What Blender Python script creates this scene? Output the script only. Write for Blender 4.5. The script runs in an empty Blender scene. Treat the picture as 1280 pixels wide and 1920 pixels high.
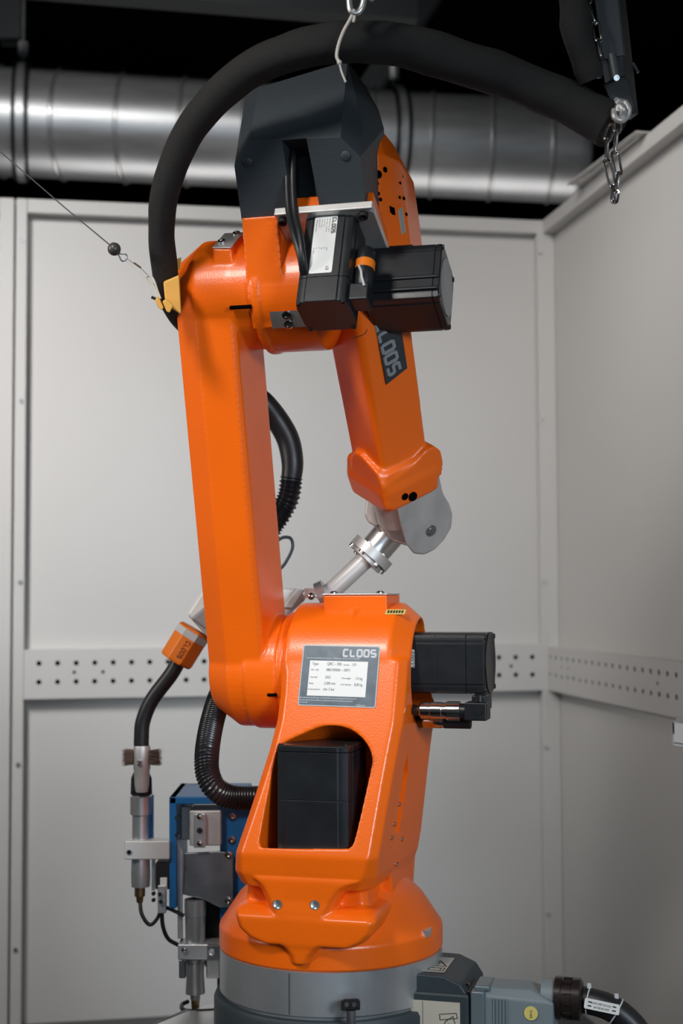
import bpy, bmesh, math, random
from mathutils import Vector, Matrix
random.seed(4)
C = bpy.context.scene.collection
PI = math.pi
V = Vector
# ------------------------------------------------------------------ camera
F = 2667.0                                   # 50 mm on a 24x36 frame, in pixels of the 1280x1920 picture
pit = math.atan(148/F); rol = math.radians(.26)
CAM = V((0, 0, 1.45))
fw = V((0, math.cos(pit), math.sin(pit))); r0 = V((1, 0, 0)); u0 = V((0, -math.sin(pit), math.cos(pit)))
rt = r0*math.cos(rol) - u0*math.sin(rol); up = u0*math.cos(rol) + r0*math.sin(rol)
cd = bpy.data.cameras.new('camera'); co = bpy.data.objects.new('camera', cd); C.objects.link(co)
co.matrix_world = Matrix(((rt.x, up.x, -fw.x, CAM.x), (rt.y, up.y, -fw.y, CAM.y), (rt.z, up.z, -fw.z, CAM.z), (0, 0, 0, 1)))
cd.sensor_fit = 'VERTICAL'; cd.sensor_height = 36; cd.sensor_width = 24; cd.lens = 50
cd.clip_start = .05; cd.clip_end = 60
cd.dof.use_dof = True; cd.dof.focus_distance = 2.62; cd.dof.aperture_fstop = 3.2
sc = bpy.context.scene; sc.camera = co
# ------------------------------------------------------------------ world, lights, exposure
sc.view_settings.view_transform = 'Standard'; sc.view_settings.look = 'None'
sc.view_settings.gamma = 1; sc.view_settings.use_curve_mapping = False; sc.view_settings.exposure = 0
w = bpy.data.worlds.new('hall'); sc.world = w; w.use_nodes = True
w.node_tree.nodes['Background'].inputs[0].default_value = (.80, .92, 1, 1)
w.node_tree.nodes['Background'].inputs[1].default_value = .035
def area(name, loc, target, sx, sy, power, col, spread=PI):
    l = bpy.data.lights.new(name, 'AREA'); l.shape = 'RECTANGLE'; l.size = sx; l.size_y = sy
    l.energy = power; l.color = col; l.spread = spread
    o = bpy.data.objects.new(name, l); C.objects.link(o); o.location = loc
    o.rotation_euler = (V(target)-V(loc)).to_track_quat('-Z', 'Y').to_euler(); return o
area('cell_lamp', (-1.6, 2.4, 3.4), (-1.1, 5, 1.5), .4, .8, 12.0, (1, .98, .97), math.radians(62))
area('wall_fill_middle', (-1.2, 1.8, 3.4), (.3, 5.2, 2.2), .5, .8, 3.0, (1, .97, .95), math.radians(48))  # added fill aimed at the middle of the back wall
area('wall_fill_right', (-.3, 2.3, 3.6), (.95, 4.2, 2.6), .5, .8, 4.0, (1, .96, .93), math.radians(52))  # added fill that lifts the upper right wall
area('cell_lamp_front', (-1.15, .9, 3.2), (-.05, 2.75, 1.35), .35, .45, 6.5, (1, .96, .92), math.radians(75))
area('arm_fill_left', (-2.6, 1.9, 2.4), (-.1, 2.75, 1.6), .6, .8, 3.4, (1, .94, .88), math.radians(55))  # added fill that brightens the left chamfer of the arm
area('hall_lamp', (1.7, -.6, 2.1), (.0, 2.7, 1.2), .8, .8, 5.4, (.80, .91, 1), math.radians(44))
area('front_fill', (.9, -2.6, 1.6), (.0, 3.0, 1.7), 3.0, 1.4, 3.6, (.62, .82, 1), math.radians(62))  # added broad fill from behind the camera, no actual windows
area('duct_streak_fill', (-1.1, 2.0, 3.95), (-1.1, 5.6, 3.4), 2.4, .3, 6, (1, .98, .96), math.radians(60))  # added light that lays a bright streak along the duct
area('duct_under_fill', (.3, 6.6, .9), (.3, 6.0, 3.3), 3.8, 1.4, 8.5, (1, .97, .95), math.radians(90))  # invented uplight that brightens the underside of the duct
# ------------------------------------------------------------------ pixel -> world helpers (measuring only)
def ray(x, y): return fw + rt*((x-640)/F) - up*((y-960)/F)
def W(x, y, Y):
    r = ray(x, y); return CAM + r*((Y-CAM.y)/r.y)
A = math.radians(15)
RO = V((-.024, 2.8, 0)); ex = V((math.cos(A), -math.sin(A), 0)); ey = V((math.sin(A), math.cos(A), 0)); ez = V((0, 0, 1))
def loc(w): d = w-RO; return V((d.dot(ex), d.dot(ey), d.z))
def glob(l): return RO + ex*l[0] + ey*l[1] + ez*l[2]
def Q(x, y, d):                              # robot coordinates on the plane y' = d
    r = ray(x, y); return loc(CAM + r*((d-(CAM-RO).dot(ey))/r.dot(ey)))
def QP(x, y, p0, n):                         # robot coordinates on any plane given in robot coordinates
    r = ray(x, y); rl = V((r.dot(ex), r.dot(ey), r.z)); c = loc(CAM)
    t = (V(p0)-c).dot(V(n))/rl.dot(V(n)); return c + rl*t
from mathutils.bvhtree import BVHTree
_bv = {}
def hit(o, x, y):                            # point and normal where a pixel's ray meets a part (robot coordinates)
    k = (o.name, len(o.data.vertices))
    if k not in _bv: _bv[k] = BVHTree.FromPolygons([v.co for v in o.data.vertices], [tuple(p.vertices) for p in o.data.polygons])
    r = ray(x, y); p, n, _, _ = _bv[k].ray_cast(loc(CAM), V((r.dot(ex), r.dot(ey), r.z)))
    if p is None: return Q(x, y, -.1), V((0, -1, 0))
    c = loc(CAM)-p
    return p, (n if n.dot(c) > 0 else -n)
def pix(l):                                  # robot coordinates -> pixel
    d = glob(l)-CAM; return 640+F*d.dot(rt)/d.dot(fw), 960-F*d.dot(up)/d.dot(fw)
# ------------------------------------------------------------------ materials
def mat(name, col, rough=.5, metal=0, coat=0, bump=0, bscale=300, var=0, vscale=8, spec=.5, kind='noise', brush=None):
    m = bpy.data.materials.new(name); m.use_nodes = True; nt = m.node_tree; b = nt.nodes['Principled BSDF']
    b.inputs['Roughness'].default_value = rough; b.inputs['Metallic'].default_value = metal
    b.inputs['Coat Weight'].default_value = coat; b.inputs['Coat Roughness'].default_value = .15
    b.inputs['Specular IOR Level'].default_value = spec
    tc = nt.nodes.new('ShaderNodeTexCoord')
    if var:
        n = nt.nodes.new('ShaderNodeTexNoise'); n.inputs['Scale'].default_value = vscale; n.inputs['Detail'].default_value = 5
        src = tc.outputs['Object']
        if brush:
            mp = nt.nodes.new('ShaderNodeMapping'); mp.inputs['Scale'].default_value = brush
            nt.links.new(src, mp.inputs['Vector']); src = mp.outputs['Vector']
        nt.links.new(src, n.inputs['Vector'])
        r = nt.nodes.new('ShaderNodeValToRGB'); r.color_ramp.elements[0].position = .3; r.color_ramp.elements[1].position = .7
        r.color_ramp.elements[0].color = tuple(c*(1-var) for c in col)+(1,)
        r.color_ramp.elements[1].color = tuple(min(1, c*(1+var)) for c in col)+(1,)
        nt.links.new(n.outputs['Fac'], r.inputs['Fac']); nt.links.new(r.outputs['Color'], b.inputs['Base Color'])
        mr = nt.nodes.new('ShaderNodeMapRange'); mr.inputs['To Min'].default_value = rough*(1-var*.7); mr.inputs['To Max'].default_value = min(1, rough*(1+var*.7))
        nt.links.new(n.outputs['Fac'], mr.inputs['Value']); nt.links.new(mr.outputs['Result'], b.inputs['Roughness'])
    else: b.inputs['Base Color'].default_value = tuple(col)+(1,)
    if bump:
        if kind == 'weave':
            n = nt.nodes.new('ShaderNodeTexVoronoi'); n.inputs['Scale'].default_value = bscale; out = n.outputs['Distance']
        else:
            n = nt.nodes.new('ShaderNodeTexNoise'); n.inputs['Scale'].default_value = bscale; n.inputs['Detail'].default_value = 2; out = n.outputs['Fac']
        nt.links.new(tc.outputs['Object'], n.inputs['Vector'])
        bp = nt.nodes.new('ShaderNodeBump'); bp.inputs['Strength'].default_value = 1; bp.inputs['Distance'].default_value = bump
        nt.links.new(out, bp.inputs['Height']); nt.links.new(bp.outputs['Normal'], b.inputs['Normal'])
    return m
M = {}
M['orange'] = mat('orange_paint', (.93, .145, .004), .33, coat=.12, bump=.00028, bscale=330, var=.05, vscale=6)
M['orange_far'] = mat('orange_paint_smooth', (.93, .145, .004), .38, coat=.15, bump=.0002, bscale=200)
M['orange_plastic'] = mat('orange_plastic', (.85, .2, .01), .4)
M['cover'] = mat('textured_grey_plastic', (.035, .044, .052), .5, bump=.0005, bscale=420)
M['basegrey'] = mat('base_grey_paint', (.030, .043, .050), .5, bump=.0004, bscale=350)
M['black'] = mat('black_motor_paint', (.011, .0125, .015), .36, coat=0, var=.25, vscale=14, bump=.0001, bscale=200)
M['blackmatt'] = mat('matt_black', (.006, .006, .007), .7)
M['rubber'] = mat('black_rubber', (.012, .013, .015), .42)
M['conduit'] = mat('black_conduit_plastic', (.012, .012, .014), .28)
M['sleeve'] = mat('woven_black_sleeve', (.020, .0195, .019), .75, bump=.0008, bscale=800, kind='weave', spec=.3)
M['wall'] = mat('light_grey_sheet_paint', (.57, .56, .545), .5, bump=.0001, bscale=500, spec=.4)
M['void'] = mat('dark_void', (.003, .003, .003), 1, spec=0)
M['beam'] = mat('dark_steel_paint', (.018, .022, .025), .6)
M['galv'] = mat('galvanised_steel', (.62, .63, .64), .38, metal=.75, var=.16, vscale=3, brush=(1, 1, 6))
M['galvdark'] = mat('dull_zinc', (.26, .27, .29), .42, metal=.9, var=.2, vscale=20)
M['steel'] = mat('machined_steel', (.62, .64, .66), .34, metal=.8, var=.22, vscale=9, brush=(1, 1, .25))
M['alu'] = mat('cast_aluminium', (.62, .605, .59), .46, metal=.6, var=.14, vscale=18)
M['alubright'] = mat('bright_aluminium', (.78, .78, .77), .3, metal=.85)
M['chrome'] = mat('nickel_steel', (.62, .61, .60), .18, metal=1)
M['silverpaint'] = mat('silver_grey_coating', (.66, .65, .63), .42, metal=.25)
M['blue'] = mat('blue_paint', (.012, .14, .38), .38)
M['bluegrey'] = mat('blue_grey_cast', (.17, .21, .225), .45, bump=.0003, bscale=300)
M['white'] = mat('white_label', (.78, .78, .76), .4)
M['labelgrey'] = mat('label_slate', (.085, .12, .15), .32, var=.25, vscale=40)
M['frame'] = mat('label_silver', (.42, .45, .48), .35)
M['ink'] = mat('black_print', (.02, .02, .022), .6)
M['inkwhite'] = mat('white_print', (.72, .75, .78), .5)
M['inkgrey'] = mat('grey_print', (.38, .40, .42), .5)
M['red'] = mat('red_print', (.75, .06, .02), .5)
M['amber'] = mat('amber_plastic', (.72, .36, .06), .4)
M['cream'] = mat('cream_cord', (.62, .58, .52), .8, bump=.0006, bscale=600)
M['brass'] = mat('brass', (.55, .36, .18), .3, metal=1)
M['bristle'] = mat('brown_bristle', (.10, .065, .045), .9)
M['clear'] = mat('cloudy_plastic', (.55, .56, .57), .4)
M['brown'] = mat('brown_plastic_gland', (.018, .012, .011), .3)
M['yellow'] = mat('yellow_label', (.66, .55, .16), .5)
M['sign'] = mat('sign_slate', (.030, .036, .042), .4)
# ------------------------------------------------------------------ mesh helpers
class MB:
    def __init__(s): s.v = []; s.f = []
    def add(s, vs, fs):
        n = len(s.v); s.v += [V(p) for p in vs]; s.f += [tuple(i+n for i in f) for f in fs]; return s
    def loft(s, rings, cap=True):
        k = len(rings[0]); vs = [p for r in rings for p in r]; fs = []
        for i in range(len(rings)-1):
            for j in range(k):
                a = i*k+j; b = i*k+(j+1) % k
                fs.append((a, b, b+k, a+k))
        if cap: fs.append(tuple(range(k-1, -1, -1))); fs.append(tuple((len(rings)-1)*k+j for j in range(k)))
        return s.add(vs, fs)
    def prism(s, poly, vec): return s.loft([[V(p) for p in poly], [V(p)+V(vec) for p in poly]])
    def box(s, c, size, axes=None):
        a = axes or (V((1, 0, 0)), V((0, 1, 0)), V((0, 0, 1))); h = [x/2 for x in size]; c = V(c)
        q = [c + a[0]*i*h[0] + a[1]*j*h[1] - a[2]*h[2] for i, j in ((-1, -1), (1, -1), (1, 1), (-1, 1))]
        return s.prism(q, a[2]*size[2])
    def span(s, p, q): p = V(p); q = V(q); return s.box((p+q)/2, [abs(q[i]-p[i]) for i in range(3)])
    def lathe(s, o, ax, prof, n=32, cap=True, ref=None):   # prof: (distance along axis, radius)
        ax = V(ax).normalized(); e1 = ax.orthogonal().normalized() if ref is None else (V(ref)-ax*V(ref).dot(ax)).normalized(); e2 = ax.cross(e1)
        return s.loft([[V(o)+ax*t+(e1*math.cos(2*PI*k/n)+e2*math.sin(2*PI*k/n))*r for k in range(n)] for t, r in prof], cap)
    def cyl(s, p, q, r, r2=None, n=24):
        p = V(p); q = V(q); return s.lathe(p, q-p, [(0, r), ((q-p).length, r if r2 is None else r2)], n)
    def tube(s, pts, rad, n=12, closed=False, cap=True):
        pts = [V(p) for p in pts]; m = len(pts); R = rad if callable(rad) else (lambda i: rad)
        tan = []
        for i in range(m):
            if closed: t = pts[(i+1) % m]-pts[i-1]
            else: t = pts[min(i+1, m-1)]-pts[max(i-1, 0)]
            tan.append(t.normalized())
        nrm = tan[0].orthogonal().normalized(); rings = []
        for i in range(m):
            nrm = (nrm-tan[i]*nrm.dot(tan[i])).normalized(); b = tan[i].cross(nrm); r = R(i)
            rings.append([pts[i]+(nrm*math.cos(2*PI*k/n)+b*math.sin(2*PI*k/n))*r for k in range(n)])
        if closed: rings.append(rings[0]); return s.loft(rings, False)
        return s.loft(rings, cap)
    def ball(s, c, r, n=16, sq=(1, 1, 1)):
        c = V(c); prof = []
        rings = [[c+V((sq[0]*r*math.sin(t)*math.cos(2*PI*k/n), sq[1]*r*math.sin(t)*math.sin(2*PI*k/n), sq[2]*r*math.cos(t))) for k in range(n)] for t in [PI*(i+.02)/(n//2+.04) for i in range(n//2+1)]]
        return s.loft(rings)
def build(name, mb, m, parent=None, bevel=0, seg=2, smooth=40, remesh=0, smooth_it=4, kind=None):
    me = bpy.data.meshes.new(name)
    bm = bmesh.new(); vs = [bm.verts.new(p) for p in mb.v]
    for f in mb.f:
        try: bm.faces.new([vs[i] for i in f])
        except ValueError: pass
    bmesh.ops.remove_doubles(bm, verts=bm.verts, dist=1e-6)
    bmesh.ops.recalc_face_normals(bm, faces=bm.faces)
    bm.to_mesh(me); bm.free()
    me.materials.append(m if not isinstance(m, str) else M[m])
    o = bpy.data.objects.new(name, me); C.objects.link(o)
    if remesh:
        r = o.modifiers.new('r', 'REMESH'); r.mode = 'VOXEL'; r.voxel_size = remesh; r.adaptivity = 0
        s_ = o.modifiers.new('s', 'SMOOTH'); s_.factor = .5; s_.iterations = smooth_it
    if bevel:
        b = o.modifiers.new('b', 'BEVEL'); b.width = bevel; b.segments = seg; b.limit_method = 'ANGLE'; b.angle_limit = math.radians(28)
        b.harden_normals = True; b.use_clamp_overlap = True
        me.shade_smooth(); me.set_sharp_from_angle(angle=math.radians(smooth))
    if remesh: bake(o)
    me = o.data
    if remesh: me.shade_smooth()
    elif not bevel: me.shade_smooth(); me.set_sharp_from_angle(angle=math.radians(smooth))
    if parent: o.parent = parent
    if kind: o['kind'] = kind
    return o
def bake(o):
    bpy.context.view_layer.update()
    dg = bpy.context.evaluated_depsgraph_get(); dg.update()
    me = bpy.data.meshes.new_from_object(o.evaluated_get(dg)); old = o.data; o.modifiers.clear(); o.data = me; me.name = o.name
    bpy.data.meshes.remove(old)
def cut(o, cutters, solver='EXACT'):                          # carve closed shapes out of o, then drop the cutters
    for mb in cutters:
        c = build('cutter', mb, 'void'); c.parent = o.parent; b = o.modifiers.new('c', 'BOOLEAN'); b.operation = 'DIFFERENCE'; b.object = c; b.solver = solver
        bake(o); me = c.data; bpy.data.objects.remove(c); bpy.data.meshes.remove(me)
def remesh(o, vs, it):
    r = o.modifiers.new('r', 'REMESH'); r.mode = 'VOXEL'; r.voxel_size = vs
    s_ = o.modifiers.new('s', 'SMOOTH'); s_.factor = .5; s_.iterations = it
    m = o.data.materials[0]; bake(o); o.data.materials.clear(); o.data.materials.append(m); o.data.shade_smooth()
def thing(name, label, cat, at=(0, 0, 0), rz=0, group=None):
    o = bpy.data.objects.new(name, None); C.objects.link(o); o.location = at; o.rotation_euler = (0, 0, rz)
    o.empty_display_size = .05
    o['label'] = label; o['category'] = cat
    if group: o['group'] = group
    return o
def tag(o, label, cat, group=None):
    o['label'] = label; o['category'] = cat
    if group: o['group'] = group
    return o
def plate(name, outer, holes, thick, fr, m, parent=None, bevel=0, smooth=40):   # flat sheet with real holes; fr=(origin, ex, ey)
    cu = bpy.data.curves.new(name, 'CURVE'); cu.dimensions = '2D'; cu.fill_mode = 'BOTH'; cu.extrude = thick/2
    for pl in [outer]+holes:
        sp = cu.splines.new('POLY'); sp.points.add(len(pl)-1); sp.use_cyclic_u = True
        for p, q in zip(sp.points, pl): p.co = (q[0], q[1], 0, 1)
    t = bpy.data.objects.new('tmp', cu); C.objects.link(t)
    dg = bpy.context.evaluated_depsgraph_get(); dg.update()
    me = bpy.data.meshes.new_from_object(t.evaluated_get(dg)); bpy.data.objects.remove(t); bpy.data.curves.remove(cu)
    o0, a, b = V(fr[0]), V(fr[1]).normalized(), V(fr[2]).normalized(); n = a.cross(b)
    me.transform(Matrix(((a.x, b.x, n.x, o0.x), (a.y, b.y, n.y, o0.y), (a.z, b.z, n.z, o0.z), (0, 0, 0, 1))))
    bm = bmesh.new(); bm.from_mesh(me); bmesh.ops.remove_doubles(bm, verts=bm.verts, dist=1e-6); bmesh.ops.recalc_face_normals(bm, faces=bm.faces); bm.to_mesh(me); bm.free()
    me.name = name; me.materials.clear(); me.materials.append(M[m] if isinstance(m, str) else m)
    me.shade_smooth(); me.set_sharp_from_angle(angle=math.radians(smooth))
    o = bpy.data.objects.new(name, me); C.objects.link(o)
    if parent: o.parent = parent
    return o
def circ(cx, cy, r, n=12, ph=0): return [(cx+r*math.cos(2*PI*k/n+ph), cy+r*math.sin(2*PI*k/n+ph)) for k in range(n)]
def rrect(x0, y0, x1, y1, r, n=4):
    out = []
    for cx, cy, a0 in ((x1-r, y1-r, 0), (x0+r, y1-r, 90), (x0+r, y0+r, 180), (x1-r, y0+r, 270)):
        for k in range(n+1): t = math.radians(a0+90*k/n); out.append((cx+r*math.cos(t), cy+r*math.sin(t)))
    return out
def texts(name, items, fr, m, parent, off=.0004):       # items: (string, x, y, height, align, xscale); one flat printed mesh
    o0, a, b = V(fr[0]), V(fr[1]).normalized(), V(fr[2]).normalized(); n = a.cross(b); bm = bmesh.new()
    for s_, x, y, h, al, xs in items:
        cu = bpy.data.curves.new('t', 'FONT'); cu.body = s_; cu.size = h*1.4; cu.align_x = al; cu.resolution_u = 2
        t = bpy.data.objects.new('tmp', cu); C.objects.link(t)
        dg = bpy.context.evaluated_depsgraph_get(); dg.update(); me = bpy.data.meshes.new_from_object(t.evaluated_get(dg))
        me.transform(Matrix.Translation((x, y, off)) @ Matrix.Diagonal((xs, 1, 1, 1))); bm.from_mesh(me)
        bpy.data.objects.remove(t); bpy.data.curves.remove(cu); bpy.data.meshes.remove(me)
    me = bpy.data.meshes.new(name); bm.to_mesh(me); bm.free(); me.materials.clear(); me.materials.append(M[m])
    me.transform(Matrix(((a.x, b.x, n.x, o0.x), (a.y, b.y, n.y, o0.y), (a.z, b.z, n.z, o0.z), (0, 0, 0, 1))))
    o = bpy.data.objects.new(name, me); C.objects.link(o); o.parent = parent; o['kind'] = 'stuff'; return o
def stroke(mb, pts, wd, fr, off, closed=False):         # flat ribbon along a polyline, in a frame
    o0, a, b = V(fr[0]), V(fr[1]).normalized(), V(fr[2]).normalized(); n = a.cross(b)
    P = [V((p[0], p[1])) for p in pts]; m = len(P); L = []; Rr = []
    for i in range(m):
        if closed: d0 = (P[i]-P[i-1]).normalized(); d1 = (P[(i+1) % m]-P[i]).normalized()
        else:
            d1 = (P[min(i+1, m-1)]-P[min(i, m-2)]).normalized(); d0 = (P[max(i, 1)]-P[max(i-1, 0)]).normalized()
        t = (d0+d1).normalized(); nn = V((-t.y, t.x)); c = max(.4, nn.dot(V((-d1.y, d1.x)))); k = wd/2/c
        L.append(P[i]+nn*k); Rr.append(P[i]-nn*k)
    vs = [o0+a*p.x+b*p.y+n*off for p in L+Rr]; fs = []
    for i in range(m if closed else m-1): j = (i+1) % m; fs.append((i, j, j+m, i+m))
    mb.add(vs, fs)
LET = {'C': ([(1, .86), (1, 1), (.15, 1), (0, .85), (0, .15), (.15, 0), (1, 0)], 0), 'L': ([(0, 1), (0, .15), (.15, 0), (1, 0)], 0),
       'O': ([(.15, 0), (.85, 0), (1, .15), (1, .85), (.85, 1), (.15, 1), (0, .85), (0, .15)], 1),
       'S': ([(1, 1), (.15, 1), (0, .88), (0, .62), (.12, .5), (.88, .5), (1, .38), (1, .12), (.85, 0), (0, 0)], 0)}
LET['C'] = ([(1, 1), (.15, 1), (0, .85), (0, .15), (.15, 0), (1, 0)], 0)
def logo(word, h, fr, parent, m_out, m_in, wl=.62, gap=.34, thick=.27, name='logo_lettering'):
    A_ = MB(); B_ = MB(); x = 0
    for ch in word:
        pts, cl = LET[ch]; q = [(x+p[0]*h*wl, p[1]*h) for p in pts]
        stroke(A_, q, h*thick, fr, .0005, cl); stroke(B_, q, h*thick*.62, fr, .0008, cl); stroke(A_, q, h*thick*.30, fr, .0011, cl)
        x += h*(wl+gap)
    build(name, A_, m_out, parent); build(name, B_, m_in, parent)
def catmull(pts, n=12):
    P = [V(p) for p in pts]; P = [P[0]*2-P[1]]+P+[P[-1]*2-P[-2]]; out = []
    for i in range(1, len(P)-2):
        for k in range(n):
            t = k/n; out.append(.5*((2*P[i])+(P[i+1]-P[i-1])*t+(2*P[i-1]-5*P[i]+4*P[i+1]-P[i+2])*t*t+(3*P[i]-P[i-1]-3*P[i+1]+P[i+2])*t**3))
    out.append(P[-2]); return out
def resample(pts, step):
    out = [pts[0]]; acc = 0
    for a, b in zip(pts, pts[1:]):
        L = (b-a).length; d = step-acc
        while d < L: out.append(a+(b-a)*(d/L)); d += step
        acc = L-(d-step)
    return out
def bolt(mb, c, n, r=.005, h=.003):
    n = V(n).normalized(); mb.lathe(V(c)-n*.001, n, [(0, r), (h+.001, r), (h+.001, r*.82), (h+.0008, r*.5), (h-.001, r*.42)], 12); return mb
# ================================================================== SETTING
def struct(o, kind='structure'): o['kind'] = kind; return o
th = math.radians(10)
CW = W(1040, 1110, 5.2); CW.z = 0
du = V((math.cos(th), math.sin(th), 0)); dn = V((math.sin(th), -math.cos(th), 0))    # along the back wall to the right; its normal towards the camera
def bw(u, wd, z): return CW + du*u + dn*wd + V((0, 0, z))
def BQ(x, y, wd):
    r = ray(x, y); t = (CW+dn*wd-CAM).dot(dn)/r.dot(dn); p = CAM+r*t-CW; return p.dot(du), p.z
def RQ(x, y, wd):                            # right wall: runs along dn, normal -du ; returns (distance from corner, z)
    r = ray(x, y); t = (CW-du*wd-CAM).dot(du)/r.dot(du); p = CAM+r*t-CW; return p.dot(dn), p.z
fl = build('floor', MB().span((-6, -5, -.05), (6, 12, 0)), mat('floor_grey', (.09, .09, .09), .7)); struct(fl)
ce = build('ceiling', MB().span((-6, -5, 4.4), (6, 12, 4.5)), 'void'); struct(ce)
hb = build('wall_far', MB().span((-6, 11.0, 0), (6, 11.1, 4.4)), 'void'); struct(hb)
FRM = .045
def wallbox(mb, u0_, u1_, w0, w1, z0, z1, right=False):
    if right: f = lambda u, wd, z: CW + dn*u - du*wd + V((0, 0, z))
    else: f = bw
    pts = [f(a, b, c) for c in (z0, z1) for a, b in ((u0_, w0), (u1_, w0), (u1_, w1), (u0_, w1))]
    mb.loft([pts[:4], pts[4:]]); return mb
zt = BQ(700, 404, FRM)[1]                    # top of the wall
uL, _ = BQ(49, 700, FRM); uS, _ = BQ(26, 700, FRM); uR, _ = BQ(1031, 700, FRM)
zb1 = BQ(170, 1217, FRM)[1]; zb0 = BQ(170, 1309, FRM)[1]; zt_in = BQ(500, 417, FRM)[1]; zt = zt_in+.05
UL = uS-1.95
wb = struct(build('wall_back', wallbox(MB(), UL, 0, -.01, 0, 0, zt), 'wall'))
def wpart(name, mb, m='wall', bev=.004, par=None): return build(name, mb, m, par or wb, bevel=bev)
for a, b in ((uS+.003, uL), (uS-(uL-uS)-.012, uS-.003), (uR, -.001), (UL, UL+.05)):
    wpart('post', wallbox(MB(), a, b, 0, FRM, 0, zt))
for a, b in ((uL, uR), (UL+.05, uS-(uL-uS)-.012)):
    wpart('top_rail', wallbox(MB(), a, b, 0, FRM, zt_in, zt))
    # perforated middle rail with real holes
    holes = []; pitch = (BQ(108, 1245, FRM)[0]-BQ(73, 1245, FRM)[0]); u1 = BQ(73, 1245, FRM)[0]; zA = BQ(73, 1244, FRM)[1]; zB = BQ(73, 1279, FRM)[1]
    k = 0 if a == uL else -200
    u = u1+k*pitch
    while u < b-.02:
        if u > a+.02:
            for z in (zA, zB): holes.append(circ(u, z, .0088, 10))
        u += pitch
    if a == uL:
        for x in (139, 193, 958): q = BQ(x, 1261, FRM); holes.append(circ(q[0], (zA+zB)/2, .0062, 8))
    plate('perforated_rail', [(a, zb0), (b, zb0), (b, zb1), (a, zb1)], holes, .003, (bw(0, FRM, 0), du, ez), 'wall', wb)
    wpart('rail_flange', wallbox(MB(), a, b, 0, FRM-.002, zb1-.003, zb1))
    wpart('rail_flange', wallbox(MB(), a, b, 0, FRM-.002, zb0, zb0+.003))
    build('rail_hole_shade', wallbox(MB(), a, b, .001, .004, zb0+.004, zb1-.004), 'void', wb)  # black sheet standing in for the unlit channel behind the holes
for x, y in ((43, 450), (40, 752), (38, 1092), (34, 1434), (29, 1781)):
    u, z = BQ(x, y, FRM); s_ = build('screw', bolt(MB(), bw(u, FRM, z), dn, .0075, .004), 'galvdark', wb)
# right wall
ur0 = RQ(1043, 800, FRM)[0]; uRend = 3.4
wr = struct(build('wall_right', wallbox(MB(), 0, uRend, -.01, 0, 0, zt, True), 'wall'))
wpart('post', wallbox(MB(), 0, .002+FRM, 0, FRM+.02, 0, zt, True), par=wr)
wpart('top_rail', wallbox(MB(), FRM, uRend, 0, FRM, zt_in, zt, True), par=wr)
rz1 = zb1-.01; rz0 = zb0
holes = []; u = .075
while u < uRend-.05:
    for z in (zA, zB): holes.append(circ(u, z, .0088, 10))
    u += pitch
for u in (.20, .27, 1.055): holes.append(circ(u, (zA+zB)/2, .0062, 8))
plate('perforated_rail', [(FRM, rz0), (uRend, rz0), (uRend, rz1), (FRM, rz1)], holes, .003, (CW-du*FRM, dn, ez), 'wall', wr)
wpart('rail_flange', wallbox(MB(), FRM, uRend, 0, FRM-.002, rz1-.003, rz1, True), par=wr)
wpart('rail_flange', wallbox(MB(), FRM, uRend, 0, FRM-.002, rz0, rz0+.003, True), par=wr)
build('rail_hole_shade', wallbox(MB(), FRM, uRend, .001, .004, rz0+.004, rz1-.004, True), 'void', wr)  # black sheet again, colours the inside of the holes as shade
for y in (450, 775, 1090, 1409, 1726):
    z = RQ(1051, y, FRM)[1]; build('screw', bolt(MB(), CW-du*(FRM+.012)+dn*FRM*1.05+ez*z, dn, .008, .004), 'galv', wr)
# left side of the cell (outside the frame) closes the room the metal reflects
wl = struct(build('wall_left', MB().span((-2.9, -1.0, 0), (-2.85, 4.2, zt)), 'wall'))
# sheet plate lying on the right wall's top
pl = [W(1062, 345, 4.72), W(1192, 245, 4.17)]; zp = zt+.004
def onz(x, y, z): r = ray(x, y); return CAM+r*((z-CAM.z)/r.z)
a_, b_ = onz(1062, 346, zp), onz(1192, 246, zp); dd = (b_-a_); nx = V((-dd.y, dd.x, 0)).normalized()*-1
if nx.x < 0: nx = -nx
q = [a_, b_, b_+nx*.5, a_+nx*.5]
cp = plate('cover_sheet', [(0, 0), (dd.length, 0), (dd.length, .5), (0, .5)], [rrect(.06, .020, dd.length-.05, .030, .004)], .003, (a_, dd, nx), 'wall')
tag(cp, 'light grey slotted sheet lying on top of the right wall corner', 'sheet')
# duct
DY = 6.0
dL = (W(0, 125, DY-.45), W(0, 340, DY-.45)); 
pA = W(0, 228, 5.75); pB = W(1075, 287, 6.15)
rA = (W(0, 326, 5.75)-W(0, 130, 5.75)).length/2
ax = (pB-pA).normalized(); pL = pA-ax*1.2
dct = thing('ventilation_duct', 'galvanised spiral ventilation duct running above the rear grey wall', 'duct', tuple(pL))
def rel(p): return V(p)-pL
prof = []; Lt = (pB-pL).length
mbd = MB().lathe(rel(pL), ax, [(0, rA), (Lt-.03, rA)], 64, cap=False)
build('duct_tube', mbd, 'galv', dct)
prof = [(Lt-.032, rA)]+[(Lt-.03+rA*.32*math.sin(t), rA*(.55+.45*math.cos(t))) for t in [PI/2*k/8 for k in range(9)]]
build('end_cap', MB().lathe(rel(pL), ax, prof, 64), 'galv', dct)
for x in (-230, -115, 5, 118, 235, 350, 465, 580, 700, 808, 918, 1028):
    t = (W(x, 230, 5.75+.4*x/1075)-pL).dot(ax)
    e = ax.orthogonal().normalized(); e2 = ax.cross(e); tilt = .045
    ring = [rel(pL)+ax*(t+tilt*math.sin(2*PI*k/64+2.2))+(e*math.cos(2*PI*k/64)+e2*math.sin(2*PI*k/64))*(rA+.002) for k in range(64)]
    build('seam_rib', MB().tube(ring, .009, 8, closed=True), 'alubright', dct)
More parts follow.
